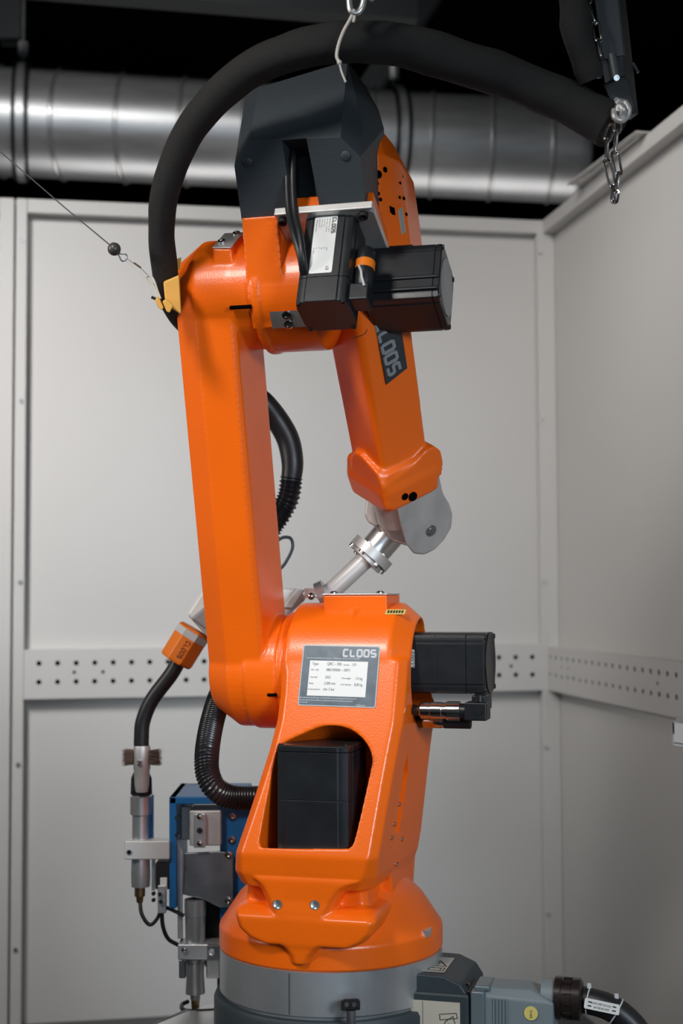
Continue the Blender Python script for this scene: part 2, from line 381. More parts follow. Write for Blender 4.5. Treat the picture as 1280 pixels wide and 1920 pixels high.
for x in (42, 738):
    t = (W(x, 230, 5.75+.4*x/1075)-pL).dot(ax)
    hg = thing('pipe_hanger', 'steel strap hanger holding the duct %s' % ('near the left picture edge' if x < 100 else 'just right of the robot head'), 'hanger', tuple(pL+ax*t), group=None)
    rr = lambda r: [(ax.orthogonal().normalized()*math.cos(2*PI*k/48)+ax.cross(ax.orthogonal().normalized())*math.sin(2*PI*k/48))*r for k in range(48)]
    for s_ in (-1, 1): build('strap', MB().loft([[p+ax*s_*.026+ax*o_ for p in rr(r)] for o_, r in ((-.006, rA+.004), (-.006, rA+.016), (.006, rA+.016), (.006, rA+.004), (-.006, rA+.004))], False), 'blackmatt', hg)
    build('clamp_band', MB().loft([[p+ax*o_ for p in rr(r)] for o_, r in ((-.015, rA+.002), (-.015, rA+.022), (.015, rA+.022), (.015, rA+.002), (-.015, rA+.002))], False), 'galv', hg)
    build('threaded_rod', MB().cyl((0, 0, rA), (0, 0, 4.45-(pL+ax*t).z), .008, n=8), 'galvdark', hg)
    build('rod_nut', MB().cyl((0, 0, rA+.06), (0, 0, rA+.12), .022, n=6), 'galv', hg)
# dark steel overhead
def wbox(name, p, q, m, label, cat):
    o = build(name, MB().span(p, q), m, bevel=.004); tag(o, label, cat); return o
def beam(name, a, b, hw, label, par=None):
    a = V(a); b = V(b); d = (b-a).normalized(); s_ = d.cross(V((0, 0, 1)))
    s_ = s_.normalized() if s_.length > .1 else V((1, 0, 0)); u_ = s_.cross(d); mb = MB()
    mb.box((a+b)/2, (hw*2, hw*2, (b-a).length), (s_, u_, d)); o = build(name, mb, 'beam', bevel=.004); tag(o, label, 'beam'); return o
beam('roof_beam', W(-200, -60, 5.0), W(780, 20, 5.3), .055, 'dark horizontal steel beam crossing the top left above the duct')
beam('steel_column', W(22, -60, 5.9)+V((0, 0, .2)), W(22, 80, 5.9), .05, 'short dark steel column dropping to the duct at the left edge')
beam('roof_brace', W(820, -30, 6.3), W(690, 170, 6.3), .05, 'dark diagonal steel brace above the duct behind the robot head')

# ================================================================== ROBOT
rb = thing('welding_robot', 'large orange articulated welding robot with black motors, centre of the cell', 'robot', tuple(RO), -A)
zr1 = Q(617, 1768, 0).z; zr0 = Q(617, 1849, 0).z; R_ = .215
PXR = lambda x, y, d: Q(x, y, d)
# --- base
mb = MB().lathe((0, 0, 0), (0, 0, 1), [(0, .30), (.03, .30), (.03, .20), (.12, .19), (zr0-.22, .205), (zr0-.16, .226), (zr0-.012, .226), (zr0-.004, .222), (zr0-.004, .2)], 72)
base = build('base_housing', mb, 'basegrey', rb)
ring = build('base_ring', MB().lathe((0, 0, 0), (0, 0, 1), [(zr0-.02, .205), (zr0+.0, R_-.006), (zr0+.004, R_), (zr1-.001, R_), (zr1, R_-.003)], 96), 'steel', rb)
e0 = QP(565, 1850, (0, -R_, 0), (0, 1, 0)); e0.z = 0
build('ring_seam', MB().span((-.019, -R_-.0006, zr0+.006), (-.0184, -R_+.02, zr1-.004)), 'blackmatt', ring)
# --- rotary column
SN = V((0, -math.cos(math.radians(17)), math.sin(math.radians(17))))   # front plane normal
S0 = V((0, -.124, 1.334))
zc = Q(650, 1256, 0).z; RC = .131
def S(x, y): return QP(x, y, S0, SN)
mb = MB()
xa, xb = S(531, 1200).x, .184
mb.lathe((xa, 0, zc), (1, 0, 0), [(0, RC-.012), (.006, RC), (xb-xa-.035, RC), (xb-xa, RC-.03)], 72)
mb.lathe((xa-.02, 0, zc), (1, 0, 0), [(0, RC-.018), (.03, RC-.018)], 64)
# sloping body: sections along the front plane
BR = S(560, 1606); zbrow = BR.z; dbrow = BR.y
def sec(z, df, xl, xr, db, cf=.018, rake=.02):
    return [V(p) for p in ((xl, df+cf, z), (xl+cf, df, z), (xr-cf, df, z), (xr, df+cf*1.2, z), (xr+rake, db-.02, z), (xr+rake-.02, db, z), (xl+.015, db, z), (xl, db-.02, z))]
rows = []
for xl_, xr_, y in ((524, 762, 1235), (521, 757, 1300), (514, 752, 1355), (500, 741, 1410), (478, 728, 1480), (455, 716, 1550), (436, 706, 1606)):
    pl_ = S(xl_, y); pr_ = S(xr_, y); z = (pl_.z+pr_.z)/2
    rows.append(sec(z, pl_.y, pl_.x, pr_.x, .115, .016, .012))
pl_, pr_ = Q(433, 1636, dbrow+.004), Q(700, 1636, dbrow+.004)
rows.append(sec(pl_.z, dbrow+.004, pl_.x, pr_.x, .115, .02, .012))
pl_, pr_ = Q(447, 1661, dbrow+.016), Q(693, 1661, dbrow+.016)
rows.append(sec(pl_.z, dbrow+.016, pl_.x, pr_.x, .115, .02, .012))
mb.loft(rows)
def slab2(rowsxy, df_of_y, db, c=.010):               # horizontal strips: (y, xl, xr)
    rr = []
    for y, xl_, xr_ in rowsxy:
        d = df_of_y(y); a_ = Q(xl_, y, d); b_ = Q(xr_, y, d); z = (a_.z+b_.z)/2
        rr.append([V((a_.x, d+c, z)), V((a_.x+c, d, z)), V((b_.x-c, d, z)), V((b_.x, d+c, z)), V((b_.x, db, z)), V((a_.x, db, z))])
    mb.loft(rr)
fy = lambda y: dbrow + (y-1610)/180*.010 - (.004 if y > 1700 else 0)
slab2([(1645, 462, 684), (1720, 456, 690), (1765, 470, 670), (1774, 520, 600)], lambda y: fy(y)+.045, .05)      # cheeks
slab2([(1650, 462, 684), (1661, 476, 656), (1668, 482, 644), (1690, 492, 630), (1714, 503, 616), (1735, 508, 606)], lambda y: fy(y)+.000, .0, .014)      # nose
slab2([(1700, 447, 690), (1712, 436, 702), (1724, 437, 703), (1748, 444, 696), (1764, 462, 680), (1776, 492, 655)], lambda y: fy(y)-.002+max(0, (1722-y)/22*.026), .0)   # lip
slab2([(1768, 512, 612), (1782, 530, 594), (1795, 540, 583), (1811, 543, 578)], lambda y: fy(y), -.1)        # stem
# right-hand rear leaf
side = [(0.02, 1.30), (-.02, 1.16), (-.06, 1.02), (-.09, .93), (-.07, .86), (.10, .84), (.14, .95), (.13, 1.1), (.12, 1.25)]
xs_ = Q(752, 1560, .0).x
mb.loft([[V((xs_-.05, y, z)) for y, z in side], [V((xs_+.0, y, z)) for y, z in side]])
top_ = Q(660, 1560, 0)
col = build('rotary_column', mb, 'orange', rb, remesh=.0032, smooth_it=1)
# window and motor bore
win = [(486, 1576), (489, 1586), (500, 1590), (645, 1591), (656, 1588), (664, 1576), (681, 1505), (695, 1440), (697, 1425), (694, 1408), (686, 1393), (674, 1379), (658, 1368), (640, 1362), (622, 1360), (603, 1362), (585, 1368), (565, 1377), (545, 1386), (528, 1396), (518, 1410), (504, 1480)]
wq = catmull([S(x, y) for x, y in win]+[S(*win[0])], 4)[:-1]
cw = MB().loft([[p+SN*.08 for p in wq], [p-SN*.165 for p in wq]])
bore = MB().lathe((.12, .01, zc-.005), (1, 0, 0), [(0, .095), (.1, .112)], 48)
cut(col, [cw, bore], 'MANIFOLD'); remesh(col, .0026, 5)
gr = [hit(col, x, y)[0] for x, y in ((764, 1412), (757, 1440), (750, 1492), (741, 1560), (747, 1563), (757, 1500), (765, 1448))]
cut(col, [MB().loft([[p+V((.02, 0, 0)) for p in gr], [p-V((.030, 0, 0)) for p in gr]])], 'MANIFOLD'); _bv.clear()
TH = [hit(col, x, y) for x, y in ((520, 1696), (590, 1697))]
cut(col, [MB().lathe(p+V((0, -.02, 0)), (0, 1, 0), [(0, .0085), (.034, .0085)], 24) for p, n_ in TH], 'MANIFOLD')
col.data.shade_smooth(); col.data.set_sharp_from_angle(angle=math.radians(50)); _bv.clear()
build('bore_liner', MB().lathe((.11, .01, zc-.005), (1, 0, 0), [(.012, .094), (.012, .02)], 40, cap=False), 'blackmatt', rb)
for p, n_ in TH:
    o = build('threaded_hole', MB().lathe(p+V((0, -.0015, 0)), (0, 1, 0), [(.0, .0088), (.0, .0072), (.008, .0066), (.010, .0)], 24, cap=False), 'alubright', rb)
for x, y in ((747, 1508), (738, 1545), (733, 1571), (752, 1573), (742, 1620)):
    p, n_ = hit(col, x, y); build('flank_bolt', bolt(MB(), p, n_, .0042, .004), 'chrome', col)
# skirt (orange turntable)
mbk = MB().lathe((0, 0, 0), (0, 0, 1), [(zr1-.004, .20), (zr1+.001, R_+.001), (zr1+.042, R_+.001), (zr1+.052, R_-.006), (zr1+.098, .178), (zr1+.12, .155), (zr1+.14, .12), (zr1+.16, .09)], 96)
build('turntable', mbk, 'orange', rb, bevel=.004, seg=3)
pz = QP(805, 1727, (0, -.1, 0), (0, 1, 0))
build('mounting_notch', MB().span((.186, -.075, zr1+.040), (.2085, -.045, zr1+.052)), 'steel', rb)
# top pad
zt_ = Q(660, 1113, -.03)
xl_, xr_ = Q(603, 1113, -.07).x, Q(723, 1113, -.07).x
pad = MB().span((xl_, -.06, zc+RC-.02), (xr_, .05, Q(660, 1116, -.06).z))
pad.prism([(xl_+.02, -.04, zc+RC-.03), (xr_-.02, -.04, zc+RC-.03), ((xl_+xr_)/2, -.1, zc+.085)], (0, .03, .035))
build('top_pad', pad, 'orange', rb, bevel=.003)
zz = Q(660, 1116, -.06).z
tp = build('pad_plate', MB().span((xl_-.001, -.062, zz), (xr_+.001, .05, zz+.003)), 'alubright', rb, bevel=.001)
for x in (xl_+.017, xr_-.017): build('screw', MB().lathe((x, -.045, zz+.003), (0, 0, 1), [(0, .008), (.003, .008), (.005, .005), (.0052, .003)], 16), 'chrome', tp)
# small inspection label on the cylinder top
def on_cyl(x, ang, r): return V((x, -r*math.cos(ang), zc+r*math.sin(ang)))
a1 = math.radians(62); xk = Q(724, 1128, -.06).x; xk2 = Q(761, 1128, -.06).x
st = MB(); g = [[on_cyl(x, math.radians(t), RC+.0008) for t in (56, 60, 64)] for x in (xk, xk2)]
st.add(g[0]+g[1], [(0, 1, 4, 3), (1, 2, 5, 4)])
stk = build('inspection_sticker', st, 'yellow', rb); sm = MB()
for i in range(6):
    x0_ = xk+(xk2-xk)*(.1+.14*i); sm.add([on_cyl(x0_, math.radians(58), RC+.0012), on_cyl(x0_+.0035, math.radians(58), RC+.0012), on_cyl(x0_+.0035, math.radians(62), RC+.0012), on_cyl(x0_, math.radians(62), RC+.0012)], [(0, 1, 2, 3)])
build('sticker_print', sm, 'ink', stk)
# nameplate on the sloping front
n0 = S(558, 1323)+SN*.0012; n1 = S(704, 1328)+SN*.0012; n3 = S(567, 1209)+SN*.0012
nx_ = (n1-n0); nyv = (n3-n0); NW = nx_.length; NH = nyv.length
nxd = nx_.normalized(); nyd = (nyv-nxd*nyv.dot(nxd)).normalized(); FRN = (n0, nxd, nyd)
npl = plate('nameplate', rrect(0, 0, NW, NH, .004), [], .0012, FRN, 'frame', rb)
FN2 = (n0+nxd.cross(nyd)*.0010, nxd, nyd)
plate('slate_field', rrect(.0022, .0022, NW-.0022, NH-.0022, .003), [], .0002, FN2, 'labelgrey', npl)
u_ = NW/990.0                                  # the plate was measured in a 990 x 790 grid
def nx2(x): return (x-160)*u_
def ny2(y): return NH-(y-130)*u_
wf = (nx2(268), ny2(776), nx2(1012), ny2(332)); fr3 = (n0+nxd.cross(nyd)*.0012, nxd, nyd)
plate('white_field', [(wf[0], wf[1]), (wf[2], wf[1]), (wf[2], wf[3]), (wf[0], wf[3])], [], .0002, fr3, 'white', npl)
T = []
def t_(s, x, y, h, al='LEFT', xs=.78): T.append((s, nx2(x), ny2(y), h*u_*.85, al, xs))
t_('Type:', 300, 388, 42); t_('QRC \u2013 300', 492, 388, 46, xs=.72); t_('Version:', 700, 388, 26, xs=.8); t_('1.01', 808, 388, 42, xs=.72)
t_('P/N \u2013 S/N:', 290, 460, 26); t_('0881590000 \u2013 18971', 488, 462, 42, xs=.72)
t_('Year built:', 285, 552, 26); t_('2022', 482, 554, 40, xs=.72); t_('Own weight:', 690, 556, 26); t_('110 kg', 866, 562, 40, xs=.72)
t_('Range:', 280, 630, 26); t_('2.000 mm', 476, 632, 42, xs=.72); t_('Load capacity:', 684, 634, 26, xs=.8); t_('8,00 kg', 860, 640, 42, xs=.72)
t_('Compressed air:', 272, 704, 26); t_('min. 5 bar', 470, 706, 42, xs=.72)
texts('plate_lettering', T, fr3, 'ink', npl, .0003); T = []
t_('Cloos Schweisstechnik GmbH | Carl-Cloos-Str. 1 | 35708 Haiger | Germany | Phone +49 2773 850', 214, 306, 20, xs=.72)
t_('Bitte beachten Sie die Wartungs- und Sicherheitshinweise in der technischen Dokumentation', 178, 808, 21, xs=.77)
t_('Please pay attention to the maintenance and safety instructions in the technical documentation', 172, 838, 21, xs=.72)
t_('www.cloos.de', 168, 868, 22); t_('info@cloos.de', 900, 884, 22)
texts('plate_lettering', T, FN2, 'inkwhite', npl, .0003)
hL = 82*u_
logo('CLOOS', hL, (n0+nxd.cross(nyd)*.0009+nxd*nx2(692)+nyd*ny2(268), nxd, nyd), npl, 'inkwhite', 'inkgrey', wl=.70, gap=.37, thick=.30)

# --- motors
def motor(name, label, O, e1, e2, e3, w_, h_, L, parent, cap=.035, ch=.014, seam=.5, rails=True):
    """O: centre of the drive end, e3: towards the free end, e1/e2: section axes"""
    O = V(O); a, b, c = V(e1).normalized(), V(e2).normalized(), V(e3).normalized()
    def poly(W_, H_, g, rl):
        W2, H2 = W_/2, H_/2; out = []
        k = ch
        for sx, sy, order in ((1, 1, 0), (-1, 1, 1), (-1, -1, 0), (1, -1, 1)):
            pts = [(W2, H2-k*1.5), (W2-.0018, H2-k*1.35), (W2-.0018, H2-k*1.1), (W2-k*.15, H2-k*.85), (W2-k*.3, H2-k*.3), (W2-k*.85, H2-k*.15), (W2-k*1.1, H2-.0018), (W2-k*1.35, H2-.0018), (W2-k*1.5, H2)] if rl else [(W2, H2-k*.45), (W2-k*.45, H2)]
            q = [(sx*x, sy*y) for x, y in pts]
            if order: q.reverse()
            out += q
        return [(x*g, y*g) for x, y in out]
    def ring(t, g=1, rl=rails): return [O+a*x+b*y+c*t for x, y in poly(w_, h_, g, rl)]
    Ls = L-cap
    body = MB().loft([ring(0), ring(Ls*seam-.0008), ring(Ls*seam-.0008, .988), ring(Ls*seam+.0008, .988), ring(Ls*seam+.0008), ring(Ls-.0008)])
    m = build(name, body, 'black', parent, bevel=.0008, seg=1); m['label'] = label
    build('end_cap', MB().loft([ring(Ls-.0002, .985), ring(Ls+.0012, .985), ring(Ls+.0012), ring(L-.002), ring(L, .97)]), 'black', m, bevel=.0008, seg=1)
    for sx in (-1, 1):
        for sy in (-1, 1):
            p = O+a*sx*(w_/2-ch*.62)+b*sy*(h_/2-ch*.62)+c*(L-.006)
            build('screw', MB().lathe(p, c, [(0, .0048), (.0075, .0048), (.0075, .003), (.006, .0028)], 10), 'black', m)
    return m
# motor of the lower arm axis, right side of the column
p0 = Q(770, 1260, -.075); p1 = Q(905, 1262, -.075)
mz = Q(850, 1188, -.07).z; mz0 = Q(850, 1302, -.07).z
mc = V((.12, -.005, (mz+mz0)/2+.0))
mh = mz-mz0
m2 = motor('drive_motor', 'black square motor standing out of the right side of the column', (.13, -.005, mc.z), (0, 1, 0), (0, 0, 1), (1, 0, 0), .128, mh, Q(908, 1260, -.069).x-.13, rb, seam=.62, ch=.013)
xe = Q(908, 1260, -.069).x
build('rear_disc', MB().lathe((xe, -.005, mc.z), (1, 0, 0), [(-.001, .058), (.002, .058), (.002, .054), (.001, .052)], 40), 'black', m2)
build('foot_block', MB().span((xe-.02, -.06, mc.z-mh/2-.032), (xe-.001, .02, mc.z-mh/2+.004)), 'black', m2, bevel=.002)
# its white label
lx0 = .182; fy_ = -.0695
lf = ((Q(769, 1252, fy_).x-.03, fy_-.0004, Q(775, 1252, fy_).z), (1, 0, 0), (0, 0, 1))
plate('motor_label', rrect(0, 0, Q(777, 1252, fy_).x-Q(769, 1252, fy_).x+.03, .034, .002), [], .0006, lf, 'white', m2)
lfr = (V(lf[0])+V((.0382, -.0006, .033)), (0, 0, -1), (1, 0, 0))
logo('CLOOS', .0065, (V((Q(776, 1252, fy_).x-.0005, fy_-.0008, Q(775, 1252, fy_).z+.001)), (0, 0, 1), (-1, 0, 0)), m2, 'ink', 'white', thick=.3)
# connector assembly under it
cz = Q(850, 1333, -.08).z; xA = Q(776, 1333, -.08).x
def X(px): return Q(px, 1333, -.09).x
yC = -.085
cn = build('connector_body', MB().span((X(872), yC-.018, Q(880, 1350, yC).z), (X(914), yC+.03, Q(880, 1316, yC).z)).span((X(885), yC-.012, Q(880, 1318, yC).z), (X(912), yC+.03, Q(880, 1303, yC).z)), 'black', rb, bevel=.003)
cn['label'] = 'black angled plug block under the side motor'
build('elbow_cap', MB().cyl((X(899), yC-.020, Q(899, 1331, yC).z), (X(899), yC+.01, Q(899, 1331, yC).z), .0075).cyl((X(899), yC-.006, Q(899, 1315, yC).z), (X(899), yC-.006, Q(899, 1303, yC).z), .009), 'black', cn)
plg = build('plug', MB().lathe((X(786), yC, cz), (1, 0, 0), [(0, .012), (.003, .0155), (.018, .0155), (.019, .0145), (.021, .0145), (.022, .0165), (.042, .0165), (.043, .0155), (.050, .0155), (.0505, .0175)]+[(X(862)-X(786), .0175)], 24), 'chrome', rb)
plg['label'] = 'silver screw plug between cable and black plug block'
for k in range(18):
    t = 2*PI*k/18; p = V((0, math.cos(t), math.sin(t)))*.0172
    build('grip_rib', MB().box(V((X(850), yC, cz))+p, (.022, .003, .002), (V((1, 0, 0)), V((0, -math.sin(t), math.cos(t))), p.normalized())), 'chrome', plg)
build('plug_collar', MB().cyl((X(862), yC, cz), (X(873), yC, cz), .0145), 'black', plg)
build('cable_end', MB().tube([(X(790), yC, cz), (X(778), yC, cz), (.17, yC+.02, cz+.003), (.13, yC+.05, cz+.01)], .0095), 'rubber', plg)
pz2 = Q(850, 1354, -.06).z
pg2 = build('plug', MB().lathe((X(786), -.055, pz2), (1, 0, 0), [(0, .010), (.004, .0125), (.035, .0125), (.035, .0115), (.04, .0115)], 20), 'chrome', rb)
build('plug_collar', MB().cyl((X(786)+.04, -.055, pz2), (X(876), -.055, pz2), .0125), 'blackmatt', pg2)
build('cable_end', MB().tube([(X(790), -.055, pz2), (.17, -.04, pz2+.005), (.13, -.01, pz2+.01)], .008), 'rubber', pg2)
# motor inside the window, upright
wz1 = Q(590, 1402, -.245).z; wz0 = Q(590, 1584, -.2).z
xm0, xm1 = Q(514, 1480, -.216).x, Q(656, 1480, -.216).x
wm = xm1-xm0
m1 = motor('drive_motor', 'black upright motor inside the window of the column', ((xm0+xm1)/2, -.216+wm/2, wz0-.06), (1, 0, 0), (0, 1, 0), (0, 0, 1), wm, wm, wz1-wz0+.06, rb, cap=.012, seam=.62, ch=.016)

# --- lower arm
YT = -.19; ZT = Q(400, 557, YT).z; ZB = Q(470, 1258, 0).z
XL, XR = -.226, -.101
def armprofile(off=0, waist=.098, rt_=.104, rb_=.108, wback=.068):
    d = V((YT, ZT-ZB)).normalized(); n = V((-d.y, d.x)); n = n if n.x < 0 else -n
    O2 = V((0, ZB)); T2 = V((YT, ZT)); w_ = waist-off; wk = wback-off; rb2 = rb_-off; rt2 = rt_-off
    tb = PI-math.asin(w_/rb2); tt = PI-math.asin(w_/rt2); kb_ = PI-math.asin(wk/rb2); kt = PI-math.asin(wk/rt2); pts = []
    for k in range(37): a = -kb_+(tb+kb_)*k/36; pts.append(O2-d*rb2*math.cos(a)+n*rb2*math.sin(a))
    for k in range(37): a = tt-(tt+kt)*k/36; pts.append(T2+d*rt2*math.cos(a)+n*rt2*math.sin(a))
    return pts
def armring(x, off, **k): return [V((x, p.x, p.y)) for p in armprofile(off, **k)]
mb = MB()
mb.loft([armring(XL, .034), armring(XL+.050, 0), armring(XR-.008, 0), armring(XR, .008)])
ea = V((1, 0, 0))
mb.lathe((XR-.03, YT, ZT), ea, [(0, .104), (.065, .103), (.07, .1)], 56)       # upper boss towards the elbow
mb.lathe((XR-.04, 0, ZB), ea, [(0, .112), (.06, .112), (.075, .105)], 56)      # lower boss
# bracket block on the upper head
bq = [Q(398, 467, -.292), Q(433, 467, -.292), Q(457, 438, -.250), Q(421, 440, -.250)]
mb.loft([[p for p in bq], [p+V((0, .006, -.036)) for p in bq], [p+V((0, .05, -.10)) for p in bq]])
la = build('lower_arm', mb, 'orange', rb, remesh=.0031, smooth_it=3)
bn = (bq[1]-bq[0]).cross(bq[3]-bq[0]).normalized(); bn = bn if bn.z > 0 else -bn
bp_ = build('bracket_plate', MB().prism([p+bn*.0005 for p in bq], bn*.003), 'alu', rb, bevel=.001)
for x, y, d_ in ((416, 457, -.28), (444, 442, -.258)):
    p_ = QP(x, y, bq[0], bn); build('screw', MB().lathe(p_+bn*.003, bn, [(0, .0072), (.004, .0068), (.005, .005), (.005, .003), (.003, .003)], 14), 'chrome', bp_)
# dark slots at the joints
s1_ = Q(425, 575, -.30); s2_ = Q(453, 575, -.295)
build('joint_slot', MB().tube([V((s1_.x+.004, YT-.1035, s1_.z-.001)), V((XR+.038, YT-.1035, s1_.z-.001))], .0038, 10), 'void', rb)
s1_ = Q(500, 1303, -.11)
build('joint_slot', MB().tube([V((s1_.x, -.104, s1_.z)), V((s1_.x+.018, -.104, s1_.z))], .0035, 10), 'void', rb)

# --- elbow casting
XE0 = XR+.037; XE1 = Q(640, 600, -.20).x
RE = (Q(540, 557, YT).z-Q(540, 666, YT-.02).z)
mb = MB()
mb.lathe((XE0, YT, ZT), ea, [(0, RE-.004), (.004, RE+.001), (.016, RE+.001), (.018, RE-.002), (XE1-XE0-.03, RE-.002), (XE1-XE0, RE-.035)], 64)
# forward pad that carries the motor plate
tz = Q(490, 413, -.30).z; pzb = Q(490, 560, -.29).z
px0, px1 = Q(454, 430, -.32).x, Q(521, 430, -.32).x
mb.loft([[V((px0, -.325, tz)), V((px1, -.325, tz)), V((px1, -.1, tz)), V((px0, -.1, tz))], [V((px0, -.295, pzb)), V((px1+.002, -.295, pzb)), V((px1, -.1, pzb)), V((px0, -.1, pzb))],
         [V((px0+.003, -.27, pzb-.05)), V((px1, -.27, pzb-.05)), V((px1, -.1, pzb-.05)), V((px0, -.1, pzb-.05))]])
E3 = V((0, -math.sin(math.radians(22)), -math.cos(math.radians(22)))); E2 = V((0, -math.cos(math.radians(22)), math.sin(math.radians(22))))
# block behind the motor plate
ctop = Q(622, 428, -.285)
mb.box(ctop+V((-.004, .0, 0))-E3*.026-E2*.045, (.166, .15, .050), (ea, E2, E3))
mb.box(V(((XE0+XE1)/2+.05, YT+.05, ZT+.06)), (.12, .09, .12))
el = build('elbow_casting', mb, 'orange', rb, remesh=.0030, smooth_it=2)
# side plate with two screws on the cylinder
def cyl2(x, ang, r): return V((x, YT-r*math.cos(ang), ZT+r*math.sin(ang)))
xs0, xs1 = Q(511, 640, -.27).x, Q(573, 640, -.27).x; g = MB(); n_ = 6
a0_, a1_ = math.radians(-46), math.radians(-29)
rows = [[cyl2(x, a0_+(a1_-a0_)*k/n_, RE+dr) for k in range(n_+1)] for x, dr in ((xs0, -.002), (xs0, .0008), (xs1, .0008), (xs1, -.002))]
g.add([p for r in rows for p in r], [(i*(n_+1)+k, i*(n_+1)+k+1, (i+1)*(n_+1)+k+1, (i+1)*(n_+1)+k) for i in range(3) for k in range(n_)])
spl = build('stop_plate', g, 'alubright', rb)
for t in (-33, -42.5):
    c = cyl2((xs0+xs1)/2, math.radians(t), RE+.0008); n_v = V((0, -math.cos(math.radians(t)), math.sin(math.radians(t))))
    build('screw', MB().lathe(c, n_v, [(0, .0088), (.002, .0088), (.003, .007), (.003, .004), (.0005, .0038)], 20), 'chrome', spl)
# motor plate
mp0 = ctop+E3*.004
mpl = plate('motor_plate', [(-.088, -.082), (.088, -.082), (.088, .045), (.075, .058), (-.088, .058)], [], .014, (mp0-E3*.003, ea, E2), 'alu', rb)
for x, y in ((-.077, .046), (.070, .046), (.070, -.07), (-.077, -.07)):
    build('screw', MB().lathe(mp0+ea*x+E2*y+E3*.004, E3, [(0, .0082), (.009, .0082), (.009, .005), (.004, .004)], 14), 'blackmatt', mpl)
# lower wedge of the plate lip
build('plate_lip', MB().box(mp0+E2*.060-E3*.002+ea*.0, (.178, .006, .015), (ea, E2, E3)), 'alu', mpl, bevel=.002)
# motor hanging from it
m3w = .094
m3c = V((Q(622, 480, -.33).x, 0, 0)); m3o = V((Q(624, 440, -.31).x, ctop.y, ctop.z))
L3 = (Q(622, 425, -.32).z-Q(612, 588, -.38).z)/math.cos(math.radians(22))
m3 = motor('drive_motor', 'black label bearing motor hanging in front of the elbow', m3o+E3*.006, ea, E2, E3, m3w, m3w, L3, rb, cap=.05, seam=.02, ch=.013)
# motor label
lo = m3o+E2*(m3w/2+.0005); lw, lh = .041, .118
lc = lo+E3*.010+ea*.0
flab = (lc-ea*lw*.62+E3*lh, ea, -E3)
lab = plate('motor_label', rrect(0, 0, lw, lh, .003), [], .0008, flab, 'white', m3)
ftx = (lc-ea*lw*.62+E2*.0006, V(E3), V(ea))          # text runs down the motor
flo = (lc+ea*(lw*.38-.0085)+E2*.0006+E3*.004, E3, ea)
logo('CLOOS', .0062, (flo[0], E3, ea), m3, 'ink', 'white', thick=.34, wl=.7, gap=.40)
T = [('Welding motor 3~ servo', .006, .0255, .0022, 'LEFT', 1)]
T = [('Motor 1FK7 3~', .004, .0240, .0021, 'LEFT', 1)] if False else []
rowsT = ['0881 590 014 / 3~ 230 V', 'Mo 1,2 Nm  n 6000 /min', 'Io 2,4 A  IP 65', 'Th.Cl. F  1,9 kg', 'Brake 24 V DC', '35708 Haiger Germany']
for k, s_ in enumerate(rowsT): T.append((s_, .005, .0265-k*.0046, .0020, 'LEFT', 1)); T.append((['01/22', 'kg', 'Nm', 'A', 'V', 'No. 18971'][k], .065, .0265-k*.0046, .0020, 'LEFT', 1))
T.append(('CE', lh-.0135, .0295, .0052, 'LEFT', 1))
texts('label_print', T, (lc-ea*lw*.62+E2*.0006, E3, ea), 'ink', m3, .0003)
# right-hand connector of that motor
cx_ = m3w/2+.016
c0 = m3o+ea*cx_+E2*.012
pc = build('motor_plug', MB().lathe(c0+E3*.058, E3, [(0, .010), (.008, .0165), (.026, .0165), (.026, .0172), (.048, .0172), (.048, .0165), (.075, .0165), (.082, .013), (.10, .013)], 22), 'rubber', rb)
pc['label'] = 'black plug with orange band beside the elbow motor'
build('orange_band', MB().lathe(c0+E3*.086, E3, [(0, .0168), (.001, .0178), (.017, .0178), (.018, .0168)], 24), 'orange_plastic', pc)
build('plug_socket', MB().box(c0+E3*.158-ea*.004, (.040, .04, .034), (ea, E2, E3)).box(c0+E3*.150-ea*.02-E2*.012, (.04, .03, .024), (ea, E2, E3)), 'black', pc, bevel=.003)
build('latch', MB().tube([c0+E3*.105+E2*.018-ea*.006, c0+E3*.118+E2*.020, c0+E3*.135+E2*.024+ea*.004, c0+E3*.15+E2*.022+ea*.009], .0022, 8), 'clear', pc)
# side motor of the elbow, rolled with the casting
ms = .119; mx1 = Q(829, 540, -.25).x; mcz = V((0, YT-.02, Q(800, 541, -.21).z))
m4x0 = Q(690, 540, -.25).x
m4 = motor('drive_motor', 'black square motor pointing right from the elbow', (m4x0, mcz.y, mcz.z), E2, -E3, (1, 0, 0), ms, ms, mx1-m4x0, rb, cap=.012, seam=.04, ch=.014)
build('rear_disc', MB().lathe((mx1, mcz.y, mcz.z), (1, 0, 0), [(-.001, .052), (.0015, .052), (.0015, .050), (.0008, .049), (.0008, .0)], 48), 'alubright' if False else mat('grey_end_plate', (.30, .29, .28), .5), m4)
for s_ in (-.006, .018):
    build('cooling_rib', MB().box(V(((m4x0+mx1)/2, mcz.y, mcz.z))+E2*(ms/2+.0008)+E3*(s_+.022), (mx1-m4x0-.004, .006, .007), (ea, E2, E3)), 'black', m4, bevel=.0025)
bxa = V((Q(746, 450, -.2).x, mcz.y, mcz.z))-E3*(ms/2+.012)-E2*.01
bxx0, bxx1 = Q(720, 450, -.2).x, Q(775, 450, -.2).x
build('connector_box', MB().box(bxa, (bxx1-bxx0, .06, .028), (ea, E2, E3)), 'black', m4, bevel=.003)
# hanging wire
build('thin_wire', MB().tube(catmull([Q(662, 634, -.27), Q(675, 630, -.28), Q(684, 625, -.28), Q(688, 618, -.27)], 5), .0007, 6), 'ink', rb)

